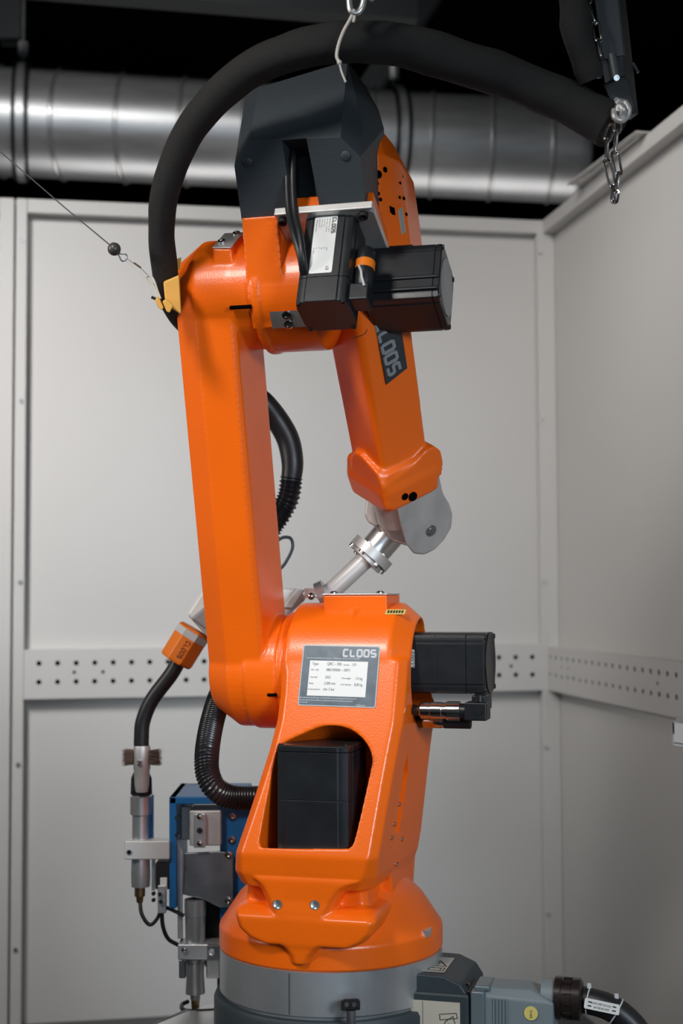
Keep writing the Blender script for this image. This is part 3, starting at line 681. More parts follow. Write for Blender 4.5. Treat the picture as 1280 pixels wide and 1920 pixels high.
# --- dark cover over the head
DR, DB, DT, DK = -.365, -.305, -.285, -.235
dB = lambda y: DR+(DB-DR)*max(0, (y-262))/149
fpts = [(452.6, 411.5), (439, 311), (467, 263), (638, 257), (675, 294), (686, 398)]
Fp = [Q(x, y, dB(y)) for x, y in fpts]
bk = lambda p, d, dz=0, dx=0: V((p.x+dx, d, p.z+dz))
T1 = Q(485, 164, DT); T2_ = Q(651, 114, DT+.0)
S1 = Q(460, 182, DT+.02); S0_ = Q(451, 245, -.32)
R1 = Q(688, 176, -.24); R2 = Q(681, 242, -.30); 
top = MB()
vs = Fp + [T1, T2_, S1, R1, R2]      # 0..5 front, 6 T1, 7 T2, 8 S1, 9 R1, 10 R2
# back ring
kb = [bk(Fp[0], -.17, .0, .0), bk(Fp[1], -.17), V((S1.x, -.15, S1.z)), V((T1.x+.01, -.15, T1.z+.012)), V((T2_.x, -.15, T2_.z+.0)), V((R1.x, -.15, R1.z)), V((Fp[4].x, -.17, Q(706, 236, -.19).z)), bk(Fp[5], -.17)]
vs += kb                              # 11..18
faces = [(0, 1, 2, 3, 4, 5), (2, 6, 7, 3), (1, 8, 6, 2), (3, 7, 10, 4), (7, 9, 10), (1, 12, 13, 8), (8, 13, 14, 6), (6, 14, 15, 7), (7, 15, 16, 9), (9, 16, 17, 10), (4, 10, 17), (4, 17, 18, 5), (0, 11, 12, 1), (0, 5, 18, 11), (11, 18, 17, 16, 15, 14, 13, 12)]
top.add(vs, faces)
cv = build('head_cover', top, 'cover', rb)
sl = [(531, 250), (531, 267), (536, 430), (590, 430), (576, 263), (576, 250)]
slm = MB().loft([[Q(x, y, -.355)+V((0, -.05, 0)) for x, y in ((531, 266), (536, 425), (591, 425), (577, 262))], [Q(x, y, -.355)+V((0, .09, 0)) for x, y in ((531, 266), (536, 425), (591, 425), (577, 262))]])
cut(cv, [slm])
build('slot_shade', MB().loft([[Q(x, y, -.262), Q(x2, y, -.262), Q(x2, y, -.255), Q(x, y, -.255)] for x, x2, y in ((525, 600, 258), (530, 606, 416))]), 'void', rb)  # black sheet put behind the cover slot as its inner shade
b = cv.modifiers.new('b', 'BEVEL'); b.width = .0035; b.segments = 3; b.limit_method = 'ANGLE'; b.angle_limit = math.radians(15); b.harden_normals = True
cv.data.shade_smooth(); cv.data.set_sharp_from_angle(angle=math.radians(12))
Fn = (Fp[0]-Fp[2]).cross(Fp[3]-Fp[2]).normalized()
if Fn.y > 0: Fn = -Fn
for x, y in ((464, 303), (648, 292)):
    p = QP(x, y, Fp[0], Fn); build('cover_cap', MB().lathe(p, Fn, [(-.002, .0092), (.0, .0092), (.0025, .0085), (.004, .0055), (.0044, .001)], 24), 'cover', cv)
# two cables running down out of the slot to the motor
for k, (x0_, x1_, x2_) in enumerate(((538, 545, 566), (549, 556, 570))):
    pts = [Q(x0_+2, 268, -.30), Q(x0_, 300, -.325), Q(x0_, 350, -.335), Q(x1_-3, 400, -.35), Q(x1_+6, 440, -.375), Q(x2_-3, 480, -.385), Q(x2_+3, 515, -.37), Q(x2_+14, 540, -.34)]
    build('motor_cable', MB().tube(catmull(pts, 8), .0062, 12), 'rubber', rb)
# orange rim strip between cover and motor plate
st0, st1 = Q(535, 408, -.30), Q(690, 398, -.30)
# --- forearm
PHI = math.radians(36)
fa = V((0, math.sin(PHI), -math.cos(PHI))); fn = V((0, -math.cos(PHI), -math.sin(PHI)))
FC = Q(696, 640, -.13)                       # centre line at y=640
def fpt(t, a, b): return FC + fa*t + ea*a + fn*b
ang = math.radians(44)                       # rolled so one edge faces the camera
q1 = ea*math.cos(ang)+fn*math.sin(ang); q2 = -ea*math.sin(ang)+fn*math.cos(ang)
def sq(t, h, ch_, sh=(0, 0)):
    out = []
    for sx, sy in ((1, 1), (-1, 1), (-1, -1), (1, -1)):
        for k in range(4):
            a0__ = math.atan2(sy, sx); aa = a0__-PI/4+PI/2*(k+.5)/4
            out.append(FC+fa*t+ea*sh[0]+fn*sh[1]+(q1*sx+q2*sy)*(h-ch_)+(q1*math.cos(aa)+q2*math.sin(aa))*ch_)
    return out
h_ = .0575
mb = MB().loft([sq(-.10, h_+.004, .014), sq(.0, h_+.001, .012), sq(.31, h_-.003, .010)])
# flared chevron collar at the wrist: prolongs each face by a rounded tongue
tz_ = .30
mb.loft([sq(.235, h_-.006, .012), sq(.245, h_+.008, .016), sq(.285, h_+.014, .02), sq(.325, h_+.010, .02), sq(.335, h_-.004, .02)])
hc_ = h_+.011
def ridge(y):
    lo, hi = 0, .6
    for _ in range(40):
        m_ = (lo+hi)/2
        if pix(FC+fa*m_+(q1+q2)*hc_)[1] < y: lo = m_
        else: hi = m_
    return FC+fa*lo+(q1+q2)*hc_
for u1_, pg in ((q1, [(775, 940), (805, 912), (829, 890), (832, 866), (827, 845), (814, 836), (800, 843), (768, 878)]),
                (q2, [(700, 930), (666, 905), (658, 882), (656, 858), (662, 846), (674, 852), (706, 888)])):
    pts_ = [ridge(915), ridge(958)]+[QP(x, y, FC+u1_*hc_, u1_) for x, y in pg]
    mb.loft([[p+u1_*o_*k_ for p in pts_] for o_, k_ in ((-.045, 1), (0, 1))])
fo = build('forearm', mb, 'orange_far', rb, remesh=.0036, smooth_it=6)
# rear part of the forearm beside the cover
mb = MB()
def rearring(t, wl_, wr_, f_, b_, c_=.02): 
    return [fpt(t, x, y) for x, y in ((wl_, f_-c_*.2), (wr_-c_, f_), (wr_, f_-c_), (wr_, b_), (wl_, b_))]
g0 = Q(716, 300, -.20)
A0 = lambda x, y, d: Q(x, y, d)
front = [(706, 238), (720, 290), (722, 378), (716, 470), (712, 560)]
mid = [(722, 248), (749, 298), (761, 365), (771, 430), (780, 520)]
L_ = []
for (xf, yf), (xm, ym), df in zip(front, mid, (-.185, -.215, -.205, -.19, -.17)):
    a_ = Q(xf, yf, df); b_ = Q(xm, ym, df+.05); z = a_.z
    L_.append([V((a_.x-.09, df+.0, z)), V((a_.x-.012, df-.012, z)), V((a_.x, df, z)), V((b_.x, df+.05, z)), V((b_.x+.004, df+.16, z-.01)), V((a_.x-.09, df+.16, z-.01))])
L_.insert(0, [V((p.x*.4+L_[0][2].x*.6, p.y*.5+(-.12)*.5, L_[0][0].z+.006)) for p in L_[0]])
mb.loft(L_)
ra = build('forearm_housing', mb, 'orange', rb, bevel=.006, seg=3)
for x, y, r in ((709, 327, .0085), (722, 318, .0062), (706, 344, .004), (709, 363, .004), (713, 374, .004), (708, 405, .009), (750, 343, .0032), (755, 331, .0032), (749, 370, .0035), (757, 372, .004), (761, 402, .004)):
    p, n_ = hit(ra, x, y); build('bolt_hole', MB().lathe(p, n_, [(-.002, r*.9), (.0006, r*.9)], 16), 'void', ra)
gq = [hit(ra, x, y) for x, y in ((744, 394), (752, 388), (758, 436), (750, 440))]
build('ribbed_sticker', MB().prism([p-n_*.001 for p, n_ in gq], gq[0][1]*.005), 'cream', ra)
gs = MB()
for k in range(4):
    t_1, t_2 = .12+k*.22, .2+k*.22; a_, b_, c_2, d_2 = [g_[0]-g_[1]*.001+gq[0][1]*.0055 for g_ in gq]
    gs.add([a_.lerp(b_, t_1), a_.lerp(b_, t_2), d_2.lerp(c_2, t_2), d_2.lerp(c_2, t_1)], [(0, 1, 2, 3)])
build('sticker_print', gs, 'ink', rb, kind='stuff')
gq = [hit(ra, x, y) for x, y in ((729, 386), (738, 390), (743, 436), (730, 448))]
build('recess_shade', MB().prism([p-gq[1][1]*.009 for p, n_ in gq], gq[1][1]*.0115), 'void', ra)  # black slab painting the shade inside a recess, not carved
# CLOOS sign on the right-hand face of the forearm
c_ = FC+q1*(h_+.0028)
def onF(x, y): return QP(x, y, c_, q1)
sg = [onF(x, y) for x, y in ((702, 606), (748, 590), (763, 690), (724, 721))]
ydir = -fa; xdir = (q2*-1 if (q2*-1).x > 0 else q2); xdir = (xdir-ydir*xdir.dot(ydir)).normalized()
fs = (c_, xdir, ydir)
pts2 = [((p-c_).dot(xdir), (p-c_).dot(ydir)) for p in sg]
sgn = plate('side_sign', pts2 if True else [], [], .0016, fs, 'sign', rb)
l0 = onF(706, 560); l1 = onF(735, 708)
base_ = onF(722, 704); 
dirl = (onF(741, 706)-onF(713, 600)).normalized(); nrm = xdir.cross(ydir); upl = nrm.cross(dirl).normalized()
if upl.x < 0: upl = -upl
Hs = .026; stl = onF(706, 548)-upl*.0
fw_ = (onF(734, 703)+nrm*.0007, dirl, upl)
tot = Hs*(4*(.62+.30)+.0)
fw_ = (onF(727, 699)-dirl*(Hs*(.60*5+.30*4)-.006)+upl*.001+nrm*.0007, dirl, upl)
ff = (fw_[0], dirl, upl)
if dirl.cross(upl).dot(nrm) < 0: pass
logo('CLOOS', Hs, ff, sgn, 'inkgrey', 'sign', wl=.60, gap=.30, thick=.24)
for x, y in ((759, 931), (774, 931)):
    p = QP(x, y, FC+q1*(h_+.013), q1); build('bolt_hole', MB().lathe(p, q1, [(-.003, .0095 if x > 765 else .007), (.0015, .0095 if x > 765 else .007)], 16), 'void', fo)
# --- wrist
WD = .10
def wq3(x, y, d=None): return Q(x, y, WD if d is None else d)
cW = FC+q1*(h_-.004)
def onW(x, y, o_=0): return QP(x, y, cW+q1*o_, q1)
rp = [(742, 950), (822, 888), (830, 925), (842, 945), (848, 965), (845, 990), (832, 1012), (815, 1030), (795, 1040), (775, 1038), (762, 1022), (752, 990)]
mb = MB().loft([[onW(x, y, o_) for x, y in rp] for o_ in (-.03, .002)])
lp = [(688, 925), (683, 965), (690, 980), (705, 988), (722, 975), (722, 935)]
mb.loft([[Q(x, y, .16+o_) for x, y in lp] for o_ in (-.02, .03)])
mb.loft([[Q(x, y, .20+o_) for x, y in ((712, 940), (742, 962), (770, 1012), (764, 1024), (735, 1014), (708, 985))] for o_ in (-.06, .05)])
mb.loft([[FC+fa*.33+(q1*math.cos(k*PI/8)+q2*math.sin(k*PI/8))*.05 for k in range(16)], [FC+fa*.40+(q1*math.cos(k*PI/8)+q2*math.sin(k*PI/8))*.045 for k in range(16)]])
wr_ = build('wrist', mb, 'alu', rb, bevel=.004, seg=2)
p = onW(808, 995, .003)
build('screw', MB().lathe(p, q1, [(-.002, .012), (.0015, .012), (.0015, .009), (.004, .007), (.004, .0)], 18), 'galvdark', wr_)
# tool tube
tA, tB, tC = Q(738, 990, .20), Q(693, 1042, .18), Q(600, 1128, .15)
ax_ = (tB-tA).normalized()
build('wrist_tube', MB().cyl(tA-ax_*.01, tB, .034, n=32), 'alubright', rb)
fg = build('tool_flange', MB().cyl(Q(702, 1030, .182), Q(690, 1044, .178), .048, n=40).cyl(Q(690, 1044, .178), Q(684, 1050, .176), .040, n=40), 'alu', rb)
for k in range(6):
    t = PI*2*k/6+.3; e = ax_.orthogonal().normalized(); e2_ = ax_.cross(e)
    build('screw', MB().lathe(Q(690, 1044, .178)+(e*math.cos(t)+e2_*math.sin(t))*.040, ax_, [(-.02, .007), (.009, .007), (.009, .004), (.004, .003)], 12), 'chrome', fg)
build('tool_pipe', MB().cyl(Q(688, 1046, .177), tC, .0195, n=32), 'silverpaint', rb)
fe = build('pipe_flange', MB().cyl(Q(612, 1112, .152), Q(598, 1118, .15), .030, n=24).box(Q(590, 1112, .15), (.03, .05, .02)), 'alubright', rb)
build('screw', MB().ball(Q(583, 1118, .12), .008, 10), 'chrome', fe)

# ================================================================== TORCH (behind the lower arm)
TY = 3.12
tr = thing('welding_torch', 'orange collared welding torch with black swan neck left of the robot arm', 'torch', tuple(W(350, 1210, TY)))
t0 = W(350, 1210, TY)
def tw(x, y, Y=TY): return W(x, y, Y)-t0
# bracket spanning behind the arm to the tool pipe
mb = MB().loft([[tw(x, y, Y_) for x, y in ((350, 1152), (402, 1072), (470, 1100), (560, 1104), (575, 1122), (545, 1150), (440, 1230), (386, 1192))] for Y_ in (3.06, 3.17)])
build('torch_bracket', mb, 'white', tr, bevel=.008, seg=3)
mb = MB().loft([[tw(x, y, Y_) for x, y in ((556, 1104), (572, 1106), (548, 1140), (530, 1140))] for Y_ in (3.03, 3.08)])
build('bracket_rib', mb, 'white', tr, bevel=.003)
mb = MB().loft([[tw(x, y, Y_) for x, y in ((357, 1160), (388, 1182), (410, 1150), (392, 1130))] for Y_ in (3.03, 3.07)])
build('bracket_foot', mb, mat('bracket_foot_grey', (.30, .29, .30), .5), tr, bevel=.006, seg=2)  # foot of the bracket in plain mid grey
ta, tb = tw(366, 1180), tw(334, 1232); td = (tb-ta).normalized(); sw = td.cross(V((0, 1, 0))).normalized()
def ringc(t, r, k=24, fac=1): return None
def octp(c, r): return [c+(sw*math.cos(2*PI*(i+.5)/8)+V((0, 1, 0))*math.sin(2*PI*(i+.5)/8))*r for i in range(8)]
build('torch_collar', MB().loft([octp(ta+td*t, r) for t, r in ((0, .036), (.004, .0395), (.078, .0395), (.082, .036))]), 'orange_plastic', tr, bevel=.003)
build('collar_ring', MB().loft([octp(ta+td*t, r) for t, r in ((.006, .0402), (.022, .0402))]), 'clear', tr)
frc = (ta+td*.030+V((0, -.0375, 0))-sw*.026, td, sw if td.cross(sw).y < 0 else -sw)
for off_ in (-.030, .022):
    nrmc = td.cross(sw); sgn_ = 1 if td.cross(sw).y < 0 else -1
logo('CLOOS', .009, (ta+td*.028+V((0, -.0372, 0))+sw*-.004, td, -sw) if td.cross(-sw).y < 0 else (ta+td*.028+V((0, -.0372, 0)), td, sw), tr, 'ink', 'orange_plastic', thick=.22, name='collar_lettering')
nk = catmull([tw(340, 1228), tw(322, 1262), tw(285, 1312), tw(268, 1352), tw(265, 1385), tw(265, 1402)], 10)
build('swan_neck', MB().tube(nk, .0165, 20), 'rubber', tr)
build('gas_nozzle', MB().lathe(tw(266, 1398), (0, 0, -1), [(0, .0175), (.004, .0185), (.05, .0185), (.054, .017), (.085, .0155), (.10, .013)], 28), 'alu', tr)
build('nozzle_stud', MB().ball(tw(262, 1428, TY-.02), .006, 10, (1, 1, .6)).ball(tw(262, 1434, TY-.02), .006, 10, (1, 1, .6)), 'chrome', tr)

# ================================================================== CLEANING STATION
s0 = W(360, 1800, 3.2); s0.z = 0
stn = thing('torch_cleaning_station', 'blue and zinc torch cleaning station with upright spindles left of the robot base', 'cleaning station', tuple(s0))
def sp(x, y, Y=3.2): return W(x, y, Y)-s0
def sbox(mb, x0, y0, x1, y1, Y0, Y1): a_ = sp(x0, y0, Y0); b_ = sp(x1, y1, Y0); mb.span((a_.x, Y0-s0.y, b_.z), (b_.x, Y1-s0.y, a_.z)); return mb
def spart(name, m, x0, y0, x1, y1, Y0, Y1, bev=.003, par=None): return build(name, sbox(MB(), x0, y0, x1, y1, Y0, Y1), m, par or stn, bevel=bev)
# floor stand
build('stand_post', MB().span((.05, .06, 0), (.13, .14, sp(400, 1780).z)).span((-.1, -.08, 0), (.28, .28, .012)), 'basegrey', stn, bevel=.003)
spart('blue_frame', 'blue', 317, 1494, 331, 1704, 3.14, 3.36)
spart('blue_frame', 'blue', 317, 1494, 460, 1508, 3.14, 3.36)
bp2 = spart('blue_panel', 'blue', 412, 1510, 470, 1740, 3.18, 3.21)
for x, y in ((435, 1530), (434, 1574), (428, 1602), (428, 1688)):
    build('screw', MB().lathe(sp(x, y, 3.155 if x == 428 else 3.18), (0, -1, 0), [(0, .0085), (.005, .008), (.006, .004), (.003, .003)], 14), 'chrome', bp2)
for x, y in ((332, 1533), (332, 1565)): build('screw', MB().lathe(sp(x, y, 3.14), (0, -1, 0), [(0, .006), (.005, .005)], 12), 'chrome', stn)
spart('back_block', 'alu', 333, 1512, 360, 1575, 3.24, 3.3)
spart('clamp_block', 'alu', 355, 1520, 414, 1586, 3.15, 3.24)
spart('clamp_strip', 'alubright', 363, 1526, 385, 1590, 3.135, 3.15, .002)
for y in (1531, 1557, 1581): build('screw', MB().lathe(sp(374, y, 3.135), (0, -1, 0), [(0, .0065), (.004, .006), (.005, .003)], 12), 'chrome' if y != 1557 else 'blackmatt', stn)
cvp = [(345, 1599), (414, 1596), (437, 1600), (437, 1700), (412, 1702), (378, 1686), (343, 1677)]
build('zinc_cover', MB().loft([[sp(x, y, Y_) for x, y in cvp] for Y_ in (3.155, 3.26)]), 'galvdark', stn, bevel=.003)
build('cover_side', MB().loft([[sp(x, y, Y_) for x, y in ((331, 1575), (342, 1596), (343, 1760), (333, 1760))] for Y_ in (3.16, 3.27)]), 'galv', stn, bevel=.002)
# arm holding the left gun
spart('holder_arm', 'silverpaint', 233, 1577, 318, 1612, 3.13, 3.17, .003)
build('screw', MB().lathe(sp(242, 1598, 3.13), (0, -1, 0), [(0, .006), (.002, .006), (.002, .0035), (-.003, .003)], 12), 'galvdark', stn)
def lz(name, m, x, Y, prof, par=None, n=28):   # prof: (pixel y, pixel half width)
    zt0 = sp(x, prof[0][0], Y); f = Y/F
    return build(name, MB().lathe(zt0, (0, 0, -1), [(zt0.z-sp(x, y, Y).z, r*f) for y, r in prof], n), m, par or stn)
g1 = lz('fork_spindle', 'steel', 264, 3.16, [(1490, 17), (1493, 20), (1526, 20), (1528, 16), (1577, 16), (1612, 17), (1640, 18), (1662, 17), (1664, 9)])
lz('rubber_boot', 'blackmatt', 265, 3.16, [(1452, 16), (1460, 19), (1488, 20), (1490, 18)])
build('nozzle_cradle', MB().loft([[sp(x, y, Y_) for x, y in ((247, 1485), (246, 1458), (252, 1444), (256, 1458), (257, 1485))] for Y_ in (3.13, 3.17)]).loft([[sp(x, y, Y_) for x, y in ((272, 1485), (274, 1458), (278, 1444), (284, 1458), (283, 1485))] for Y_ in (3.13, 3.17)]), 'blackmatt', stn, bevel=.002)
lz('cable_gland', 'brass', 262, 3.16, [(1663, 10), (1680, 10), (1682, 7), (1692, 6)], n=12)
spart('blue_strip', 'blue', 279, 1492, 286, 1576, 3.17, 3.19, .001)
sw_ = spart('sensor_switch', 'blackmatt', 291, 1618, 318, 1668, 3.14, 3.2)
spart('sensor_label', 'white', 300, 1646, 313, 1671, 3.134, 3.139, .001, par=sw_)
build('sensor_mount', MB().box(sp(304, 1685, 3.14), (.018, .02, .06)), 'galv', stn, bevel=.002)
for x, y in ((288, 1675), (288, 1687), (302, 1690), (300, 1676)): build('screw', MB().lathe(sp(x, y, 3.125), (0, -1, 0), [(0, .005), (.005, .0045)], 10), 'chrome', stn)
spart('side_rail', 'alubright', 284, 1612, 290, 1670, 3.15, 3.16, .001)
g2 = lz('milling_spindle', 'steel', 366, 3.17, [(1686, 20), (1716, 20), (1717, 19), (1764, 18), (1764, 21), (1800, 21), (1802, 17), (1825, 16), (1862, 18), (1864, 9), (1874, 9)])
lz('spindle_tip', 'brass', 366, 3.17, [(1872, 8), (1892, 7)], n=16)
lz('drive_body', 'blackmatt', 402, 3.24, [(1690, 20), (1780, 22), (1810, 18)])
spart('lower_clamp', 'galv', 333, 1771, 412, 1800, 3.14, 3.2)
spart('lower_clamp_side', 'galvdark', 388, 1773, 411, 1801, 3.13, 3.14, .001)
build('screw', MB().lathe(sp(397, 1785, 3.13), (0, -1, 0), [(0, .008), (.005, .0075), (.006, .004)], 6), 'galv', stn)
build('screw', MB().lathe(sp(345, 1780, 3.135), (0, -1, 0), [(0, .006), (.005, .0055), (.006, .003)], 12), 'chrome', stn)
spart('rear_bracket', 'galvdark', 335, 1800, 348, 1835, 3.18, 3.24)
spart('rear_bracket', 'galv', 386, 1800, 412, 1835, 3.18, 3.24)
def cable(name, pts, r, par, m='rubber', n=10): return build(name, MB().tube(catmull(pts, 8), r, n), m, par)
cable('sensor_cable', [sp(262, 1688, 3.16), sp(266, 1715, 3.15), sp(281, 1734, 3.15), sp(297, 1718, 3.15), sp(302, 1692, 3.15)], .0042, stn)
cable('sensor_cable', [sp(303, 1700, 3.15), sp(305, 1735, 3.15), sp(315, 1760, 3.16), sp(334, 1772, 3.17)], .0045, stn)
cable('sensor_cable', [sp(306, 1700, 3.14), sp(322, 1706, 3.15), sp(345, 1717, 3.15)], .004, stn)
cable('sensor_cable', [sp(352, 1878, 3.17), sp(341, 1884, 3.15), sp(345, 1894, 3.12), sp(375, 1896, 3.12), sp(420, 1893, 3.15)], .0045, stn)
# drip tray below
zt5 = sp(400, 1900, 3.1).z
build('drip_tray', MB().prism([sp(289, 1922, 2.95), sp(352, 1896, 3.1), sp(420, 1876, 3.25), sp(440, 1876, 3.25), sp(450, 1940, 2.9)], (0, 0, -.006)), 'alubright', stn)
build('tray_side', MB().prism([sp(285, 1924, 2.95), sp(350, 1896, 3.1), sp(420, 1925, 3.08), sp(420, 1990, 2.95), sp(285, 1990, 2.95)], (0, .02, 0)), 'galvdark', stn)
# brush at the torch nozzle
br = thing('nozzle_brush', 'brown bristle brush clasping the nozzle at the top of the left spindle', 'brush', tuple(W(266, 1420, 3.12)))
b0_ = W(266, 1420, 3.12)
mbb = MB()
for sx in (-1, 1):
    for k in range(420):
        y = random.uniform(-.012, .012); z = random.uniform(-.015, .015); x0_ = sx*.018; L = random.uniform(.020, .028)
        p = V((x0_, y, z)); q = V((x0_+sx*L, y*1.2+random.uniform(-.003, .003), z*1.15+random.uniform(-.003, .003)))
        mbb.add([p+V((0, -.0006, -.0004)), p+V((0, .0006, -.0004)), p+V((0, 0, .0007)), q], [(0, 1, 3), (1, 2, 3), (2, 0, 3)])
build('bristles', mbb, 'bristle', br, kind='stuff')
for s_ in (-1, 1): build('bristle_pad', MB().box((s_*.0265, 0, 0), (.019, .016, .022)), 'bristle', br, bevel=.003)

# ================================================================== HOSES
hp = [W(345, 618, 2.70), W(329, 588, 2.64), W(315, 548, 2.59), W(308, 500, 2.55), W(303, 420, 2.50), W(313, 345, 2.46), W(345, 262, 2.42), W(400, 188, 2.38), W(470, 130, 2.35), W(550, 95, 2.33), W(640, 80, 2.33), W(740, 82, 2.36), W(850, 110, 2.40), W(960, 150, 2.44), W(1060, 190, 2.45), W(1125, 222, 2.44), W(1150, 238, 2.43)]
cl = resample(catmull(hp, 12), .006)
ho = thing('dress_pack_hose', 'thick black fabric sleeved hose arching over the robot head', 'hose', tuple(hp[0])); H0 = hp[0]
import mathutils.noise as mn
def sleeve(path, rf, n=28, seed=0):
    mb = MB(); pts = path; m = len(pts); rings = []; nrm = None
    for i in range(m):
        t = (pts[min(i+1, m-1)]-pts[max(i-1, 0)]).normalized()
        nrm = t.orthogonal().normalized() if nrm is None else (nrm-t*nrm.dot(t)).normalized(); b = t.cross(nrm); r = rf(i/(m-1)); ring = []
        for k in range(n):
            a = 2*PI*k/n; d = nrm*math.cos(a)+b*math.sin(a)
            w_ = mn.noise(V((pts[i]+d*r))*18+V((seed, 0, 0)))*.09 + mn.noise(V((i*.022, a*1.2 if k < n/2 else (2*PI-a)*1.2, seed)))*.11
            ring.append(pts[i]+d*r*(1+w_))
        rings.append(ring)
    return mb.loft(rings)
def rf(s):
    if s < .12: return .010+(s/.12)**.7*.0125
    if s < .55: return .0225+(s-.12)*.0232
    return .0325+.0045*min(1, (s-.55)/.2)
build('hose_sleeve', sleeve([p-H0 for p in cl], rf), 'sleeve', ho)
# side sleeve of the crane arm
sp2 = [W(1072, -40, 2.40), W(1078, 20, 2.40), W(1082, 70, 2.40), W(1098, 110, 2.41), W(1112, 150, 2.42)]
h2 = build('sleeve_hose', sleeve(resample(catmull(sp2, 12), .005), lambda s: .029-.006*abs(math.sin(s*7))*.6, seed=9), 'sleeve')
tag(h2, 'rumpled black fabric sleeve hanging beside the crane bracket, upper right', 'hose')
# corrugated conduits
def conduit(path, r, pitch_=.0058, n=28, dep=.0022):
    pts = resample(path, pitch_/6); return MB().tube(pts, lambda i: r-dep*(.5-.5*math.cos(2*PI*i/6))**.7, n)
cp_ = catmull([Q(425, 1270, .06), Q(410, 1310, .05), Q(396, 1360, .0), Q(388, 1410, -.05), Q(389, 1450, -.07), Q(403, 1478, -.075), Q(430, 1494, -.06), Q(475, 1497, -.03), Q(510, 1497, .0)], 14)
cnd = build('corrugated_conduit', conduit(cp_, .0245), 'conduit', rb); cnd['label'] = 'black corrugated conduit looping from the lower arm into the column'
up_ = [glob(p) for p in catmull([Q(478, 740, .04), Q(495, 755, .05), Q(520, 788, .07), Q(540, 825, .08), Q(548, 868, .08), Q(545, 905, .08)], 12)]
H2 = up_[0]
uh = thing('arm_hose', 'black hose curving out behind the lower arm, corrugated at its lower end', 'hose', tuple(H2))
build('smooth_hose', MB().tube([p-H2 for p in up_], lambda i: .020+.004*math.sin(i*.05), 20), 'rubber', uh)
lo_ = [glob(p)-H2 for p in catmull([Q(546, 896, .08), Q(541, 930, .08), Q(528, 958, .08), Q(510, 985, .07), Q(500, 1010, .07)], 12)]
build('corrugated_end', conduit(lo_, .0245, pitch_=.009, dep=.0045), 'conduit', uh)
build('thin_cable', MB().tube([glob(p)-H2 for p in catmull([Q(515, 1018, .12), Q(530, 1008, .12), Q(545, 1010, .12), Q(548, 1028, .12), Q(535, 1055, .12), Q(522, 1070, .12)], 8)], .0034, 10), mat('blue_grey_cable', (.05, .075, .09), .4), uh)

# --- hose clamp on the elbow (amber)
K0 = W(322, 560, 2.55)
hc = thing('hose_clamp', 'amber plastic hose clamp on the left end of the elbow joint', 'clamp', tuple(K0))
def kk(x, y, Y=2.55): return W(x, y, Y)-K0
build('clamp_saddle', MB().loft([[kk(x, y, Y_) for x, y in ((306, 528), (336, 515), (340, 590), (310, 572))] for Y_ in (2.50, 2.56)]), 'amber', hc, bevel=.003)
build('clamp_jaw', MB().loft([[kk(x, y, Y_) for x, y in ((304, 565), (312, 560), (325, 572), (318, 587), (312, 584))] for Y_ in (2.455, 2.495)]), 'amber', hc, bevel=.002)
build('clamp_jaw', MB().loft([[kk(x, y, Y_) for x, y in ((290, 562), (297, 555), (307, 577), (303, 582), (297, 577))] for Y_ in (2.46, 2.50)]), 'amber', hc, bevel=.002)
build('clamp_tab', MB().loft([[kk(x, y, Y_) for x, y in ((331, 486), (340, 482), (338, 505), (331, 505))] for Y_ in (2.56, 2.58)]), 'amber', hc, bevel=.001)
build('clamp_bolt', MB().cyl(kk(284, 557, 2.52), kk(300, 564, 2.52), .0028, n=12), 'chrome', hc)
build('clamp_loop', MB().tube(catmull([kk(298, 563, 2.52), kk(291, 545, 2.52), kk(287, 535, 2.52), kk(276, 525, 2.52), kk(276, 518, 2.52), kk(283, 518, 2.52), kk(289, 527, 2.52), kk(295, 545, 2.52), kk(301, 560, 2.52)], 6), .0019, 8), 'cream', hc)
# joint ring visible behind the clamp
build('end_ring', MB().lathe((XL-.012, YT, ZT), ea, [(0, .035), (.0, .045), (.004, .047), (.006, .045), (.008, .047), (.010, .045), (.02, .047)], 36), 'galvdark', rb)
# balancer line
G0 = W(214, 467, 2.5)
bl = thing('balancer_line', 'steel wire with dark stopper ball tied to the hose clamp at left', 'cable', tuple(G0))
def gg(x, y, Y=2.5): return W(x, y, Y)-G0
build('wire_rope', MB().tube([gg(-60, 232, 2.46), gg(120, 388, 2.49), gg(208, 461)], .0011, 8), 'galvdark', bl)
build('stopper_ball', MB().ball((0, 0, 0), .0118, 24), mat('dark_ball', (.06, .055, .055), .35), bl)
build('eye_loop', MB().tube(catmull([gg(221, 475), gg(227, 488), gg(233, 489), gg(238, 484), gg(236, 477), gg(229, 476), gg(222, 475)], 6), .0014, 8), 'galvdark', bl)
build('thin_cord', MB().tube([gg(236, 484), gg(251, 494), gg(265, 504), gg(280, 519)], .0005, 6), 'galvdark', bl)
build('thin_cord', MB().tube([gg(235, 488), gg(256, 506), gg(276, 524)], .0005, 6), 'clear', bl)
build('crimp_sleeve', MB().cyl(gg(251, 493), gg(264, 502), .0017, n=10), 'brass', bl)
